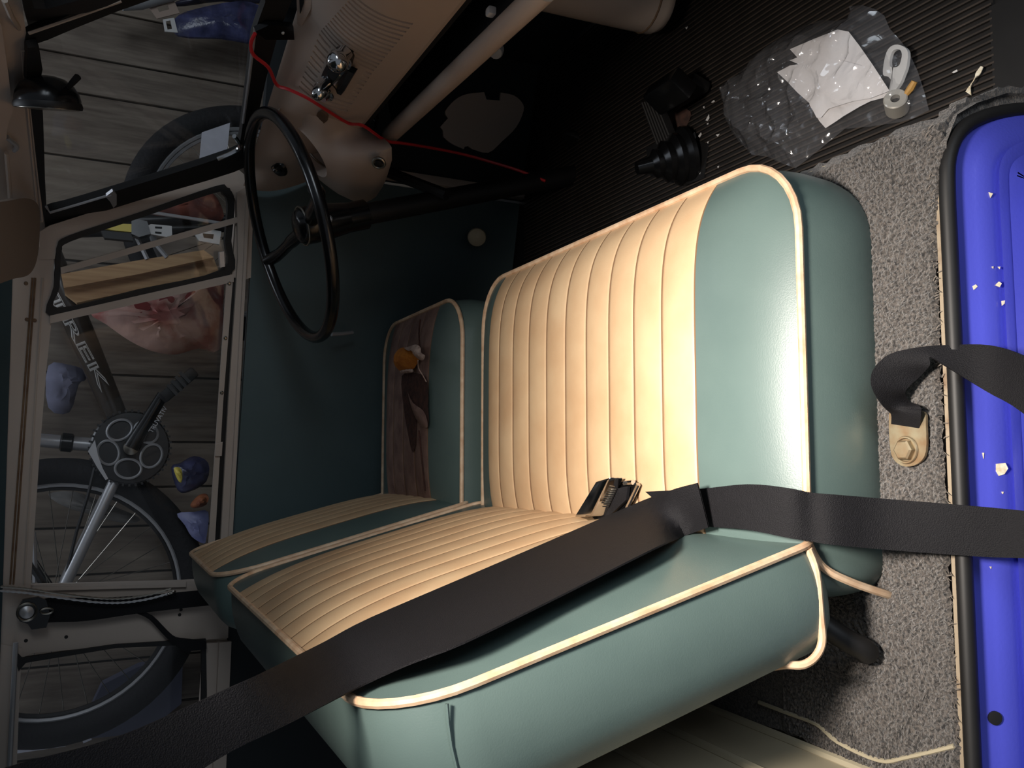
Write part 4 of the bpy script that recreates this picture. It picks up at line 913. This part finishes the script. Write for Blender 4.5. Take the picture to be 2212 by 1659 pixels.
blob('carrier_bag', [(196, 676), (240, 655), (320, 634), (420, 612), (478, 600), (482, 660), (474, 755), (430, 752), (380, 765), (330, 758), (280, 735), (230, 700)], 1.74, .05, pinkbag, 'crumpled pinkish carrier bag with red print below the lumber boards', 'carrier bag', amp=.016)
blob('folded_cloth', [(325, 460), (380, 428), (420, 418), (455, 415), (476, 440), (478, 476), (400, 468)], 1.72, .03, shelf_red, 'faded red brown cloth behind the front corner of the vent window', 'cloth', amp=.01)
cb = bpy.data.objects['carrier_bag']
for j, l in enumerate(([(290, 654), (312, 650), (326, 660), (318, 672), (296, 668)], [(345, 645), (372, 640), (376, 652), (350, 660)], [(400, 640), (420, 628), (428, 650), (410, 668)], [(300, 676), (312, 674), (308, 684), (298, 684)])):
    slab('red_print' if not j else 'red_print.%03d' % j, sm2(l, 3, True), yp(1.705), .003, mk('red_print_%d' % j, (150, 62, 62), .7), cb)
MB().tube([at(322, 458, 1, 1.70), at(400, 470, 1, 1.70), at(476, 482, 1, 1.70)], .0045, 8).build('metal_rod', alloy, label='thin silver rod under the red brown cloth', cat='rod')
lv = thing('caulking_tool', 'yellow bladed tool with black body lying behind the vent window', 'tool', at(270, 495, 1, 1.72))
slab('yellow_blade', [(216, 492), (252, 483), (286, 484), (285, 501), (250, 498)], yp(1.72), .012, yellowm, lv)
slab('black_body', [(284, 470), (318, 478), (326, 505), (300, 512), (284, 505)], yp(1.715), .03, gloss_black, lv)
slab('black_handle', [(218, 498), (284, 503), (288, 520), (226, 514)], yp(1.725), .02, dark, lv)
for j, (l, hs, lb) in enumerate((([(320, 487), (326, 484), (371, 488), (372, 508), (360, 512), (322, 505)], [[(335, 489), (350, 490), (350, 494), (335, 493)], [(335, 500), (349, 501), (349, 505), (335, 504)]], 'white wall plate with two dark slots behind the pivot bar'), ([(418, 502), (450, 494), (478, 500), (474, 528), (430, 520)], [[(438, 504), (462, 506), (460, 516), (440, 513)]], 'white plastic wall plate with one square opening near the dashboard end'))):
    t = slab('wall_plate' if not j else 'wall_plate.001', l, yp(1.73), .008, whitep, label=lb, cat='wall plate')
    for q, h_ in enumerate(hs): slab('slot' if not q else 'slot.001', h_, yp(1.729), .003, void_, t)
for j, (a, b, lb) in enumerate((((296, 514), (318, 560), 'first pale slat between the tool and the lumber'), ((338, 530), (360, 556), 'second pale slat under the two-slotted plate'))):
    MB().tube([at(*a, 1, 1.76), at(*b, 1, 1.76)], .006, 6).build('pale_slat' if not j else 'pale_slat.001', alloy, label=lb, cat='slat')
# things on a shelf seen low through the driver window
blob('snack_packet', [(370, 1010), (390, 1000), (420, 985), (450, 1000), (446, 1040), (410, 1062), (385, 1060)], 1.78, .03, bluepack, 'shiny blue packet low behind the driver window', 'packet', amp=.012)
blob('yellow_label', [(376, 1012), (388, 1010), (394, 1022), (392, 1042), (384, 1036)], 1.735, .008, yellowm, 'yellow torn label in front of the blue packet', 'label', amp=.004)
blob('orange_cloth', [(412, 1090), (430, 1070), (448, 1068), (446, 1090), (420, 1098)], 1.76, .03, orangem, 'orange and brown cloth low by the window channel', 'cloth', amp=.01)
blob('blue_white_bag', [(383, 1110), (420, 1106), (450, 1106), (446, 1160), (440, 1174), (415, 1160), (400, 1135)], 1.80, .01, mk('blue_white_plastic', (170, 172, 205), .5, vs=12, rgb2=(92, 100, 160)), 'pale blue and white plastic bag low behind the driver window', 'plastic bag', amp=.006)
blob('white_sack', [(104, 1068), (160, 1062), (230, 1088), (300, 1118), (285, 1130), (240, 1125), (190, 1110), (140, 1095)], 1.97, .02, mk('grey_white_sack', (158, 155, 150), .7, vs=14, rgb2=(120, 116, 112)), 'pale grey sack hanging behind the rear bicycle wheel', 'sack', amp=.01)
blob('hanging_towel', [(104, 790), (150, 788), (182, 800), (185, 820), (170, 830), (150, 890), (104, 880)], 1.95, .02, mk('pale_blue_cloth', (150, 152, 178), .8, vs=12, rgb2=(108, 106, 122)), 'pale blue cloth behind the bicycle seat tube', 'cloth', amp=.012)
slab('paper_sheet', [(34, 1582), (125, 1560), (128, 1580), (142, 1612), (34, 1628)], yp(2.08), .004, printm, label='pale blue paper sheet pinned beyond the rear side window', cat='paper')
slab('paper_sheet.001', [(172, 1580), (194, 1577), (198, 1598), (180, 1606)], yp(2.08), .004, printm, label='small pale paper scrap pinned beside the larger sheet', cat='paper')
slab('plastic_crate', [(196, 1530), (220, 1480), (300, 1440), (395, 1420), (392, 1520), (330, 1570), (250, 1590), (196, 1595)], yp(2.06), .05, mk('grey_blue_plastic', (84, 86, 104), .5, var=.15, vs=6), label='grey blue plastic box behind the rear bicycle wheel', cat='box')
# packaging hung on the wall beyond the windscreen
pk = thing('hanging_package', 'blue plastic packaged item hung on the garage wall ahead', 'package', at(470, 50, 1, 1.98))
P = sheetpx = [(378, 40), (420, 20), (520, 2), (570, 20), (566, 60), (556, 92), (480, 82), (385, 76)]
blob('blue_wrap', sheetpx, 1.97, .02, bluepack, None, None, parent=None, amp=.01)
o = bpy.data.objects['blue_wrap']; wl = WLOC['blue_wrap']; o.parent = pk; o.location = wl-WLOC['hanging_package']
band('hang_tab', sm2([(352, 42), (376, 38), (384, 70), (356, 68)], 1, True), sm2([(358, 46), (368, 44), (372, 62), (362, 64)], 1, True), yp(1.96), .004, whitep, pk, closed=True)
pk2 = thing('hanging_package', 'dark packaged item with beige hang tab above the blue package', 'package', at(420, 10, 1, 1.99))
blob('clear_wrap', [(372, 8), (420, -10), (520, -30), (580, -30), (570, 4), (480, 0), (400, 10)], 2.03, .015, mk('dark_grey_wrap', (70, 70, 92), .25, vs=14, rgb2=(36, 36, 50)), None, None, amp=.01)
o = bpy.data.objects['clear_wrap']; wl = WLOC['clear_wrap']; o.parent = pk2; o.location = wl-WLOC[pk2.name]
band('hang_tab', [(316, 8), (374, -4), (388, 28), (340, 40)], [(338, 14), (362, 8), (366, 20), (344, 26)], yp(1.98), .004, mk('beige_card', (170, 150, 136), .7), pk2, closed=True)
pk3 = thing('white_tube', 'pale grey plastic tube end above the windscreen divider', 'tube', at(300, 5, 1, 1.97))
MB().tube([at(262, 6, 1, 1.97), at(300, 4, 1, 1.97), at(380, -18, 1, 1.97)], .022, 14).build('barrel', mk('pale_grey_plastic', (158, 160, 162), .5), pk3)
MB().torus(at(262, 6, 1, 1.945), YA, .014, .003, 18, 6).build('end_ring', alloy, pk3)
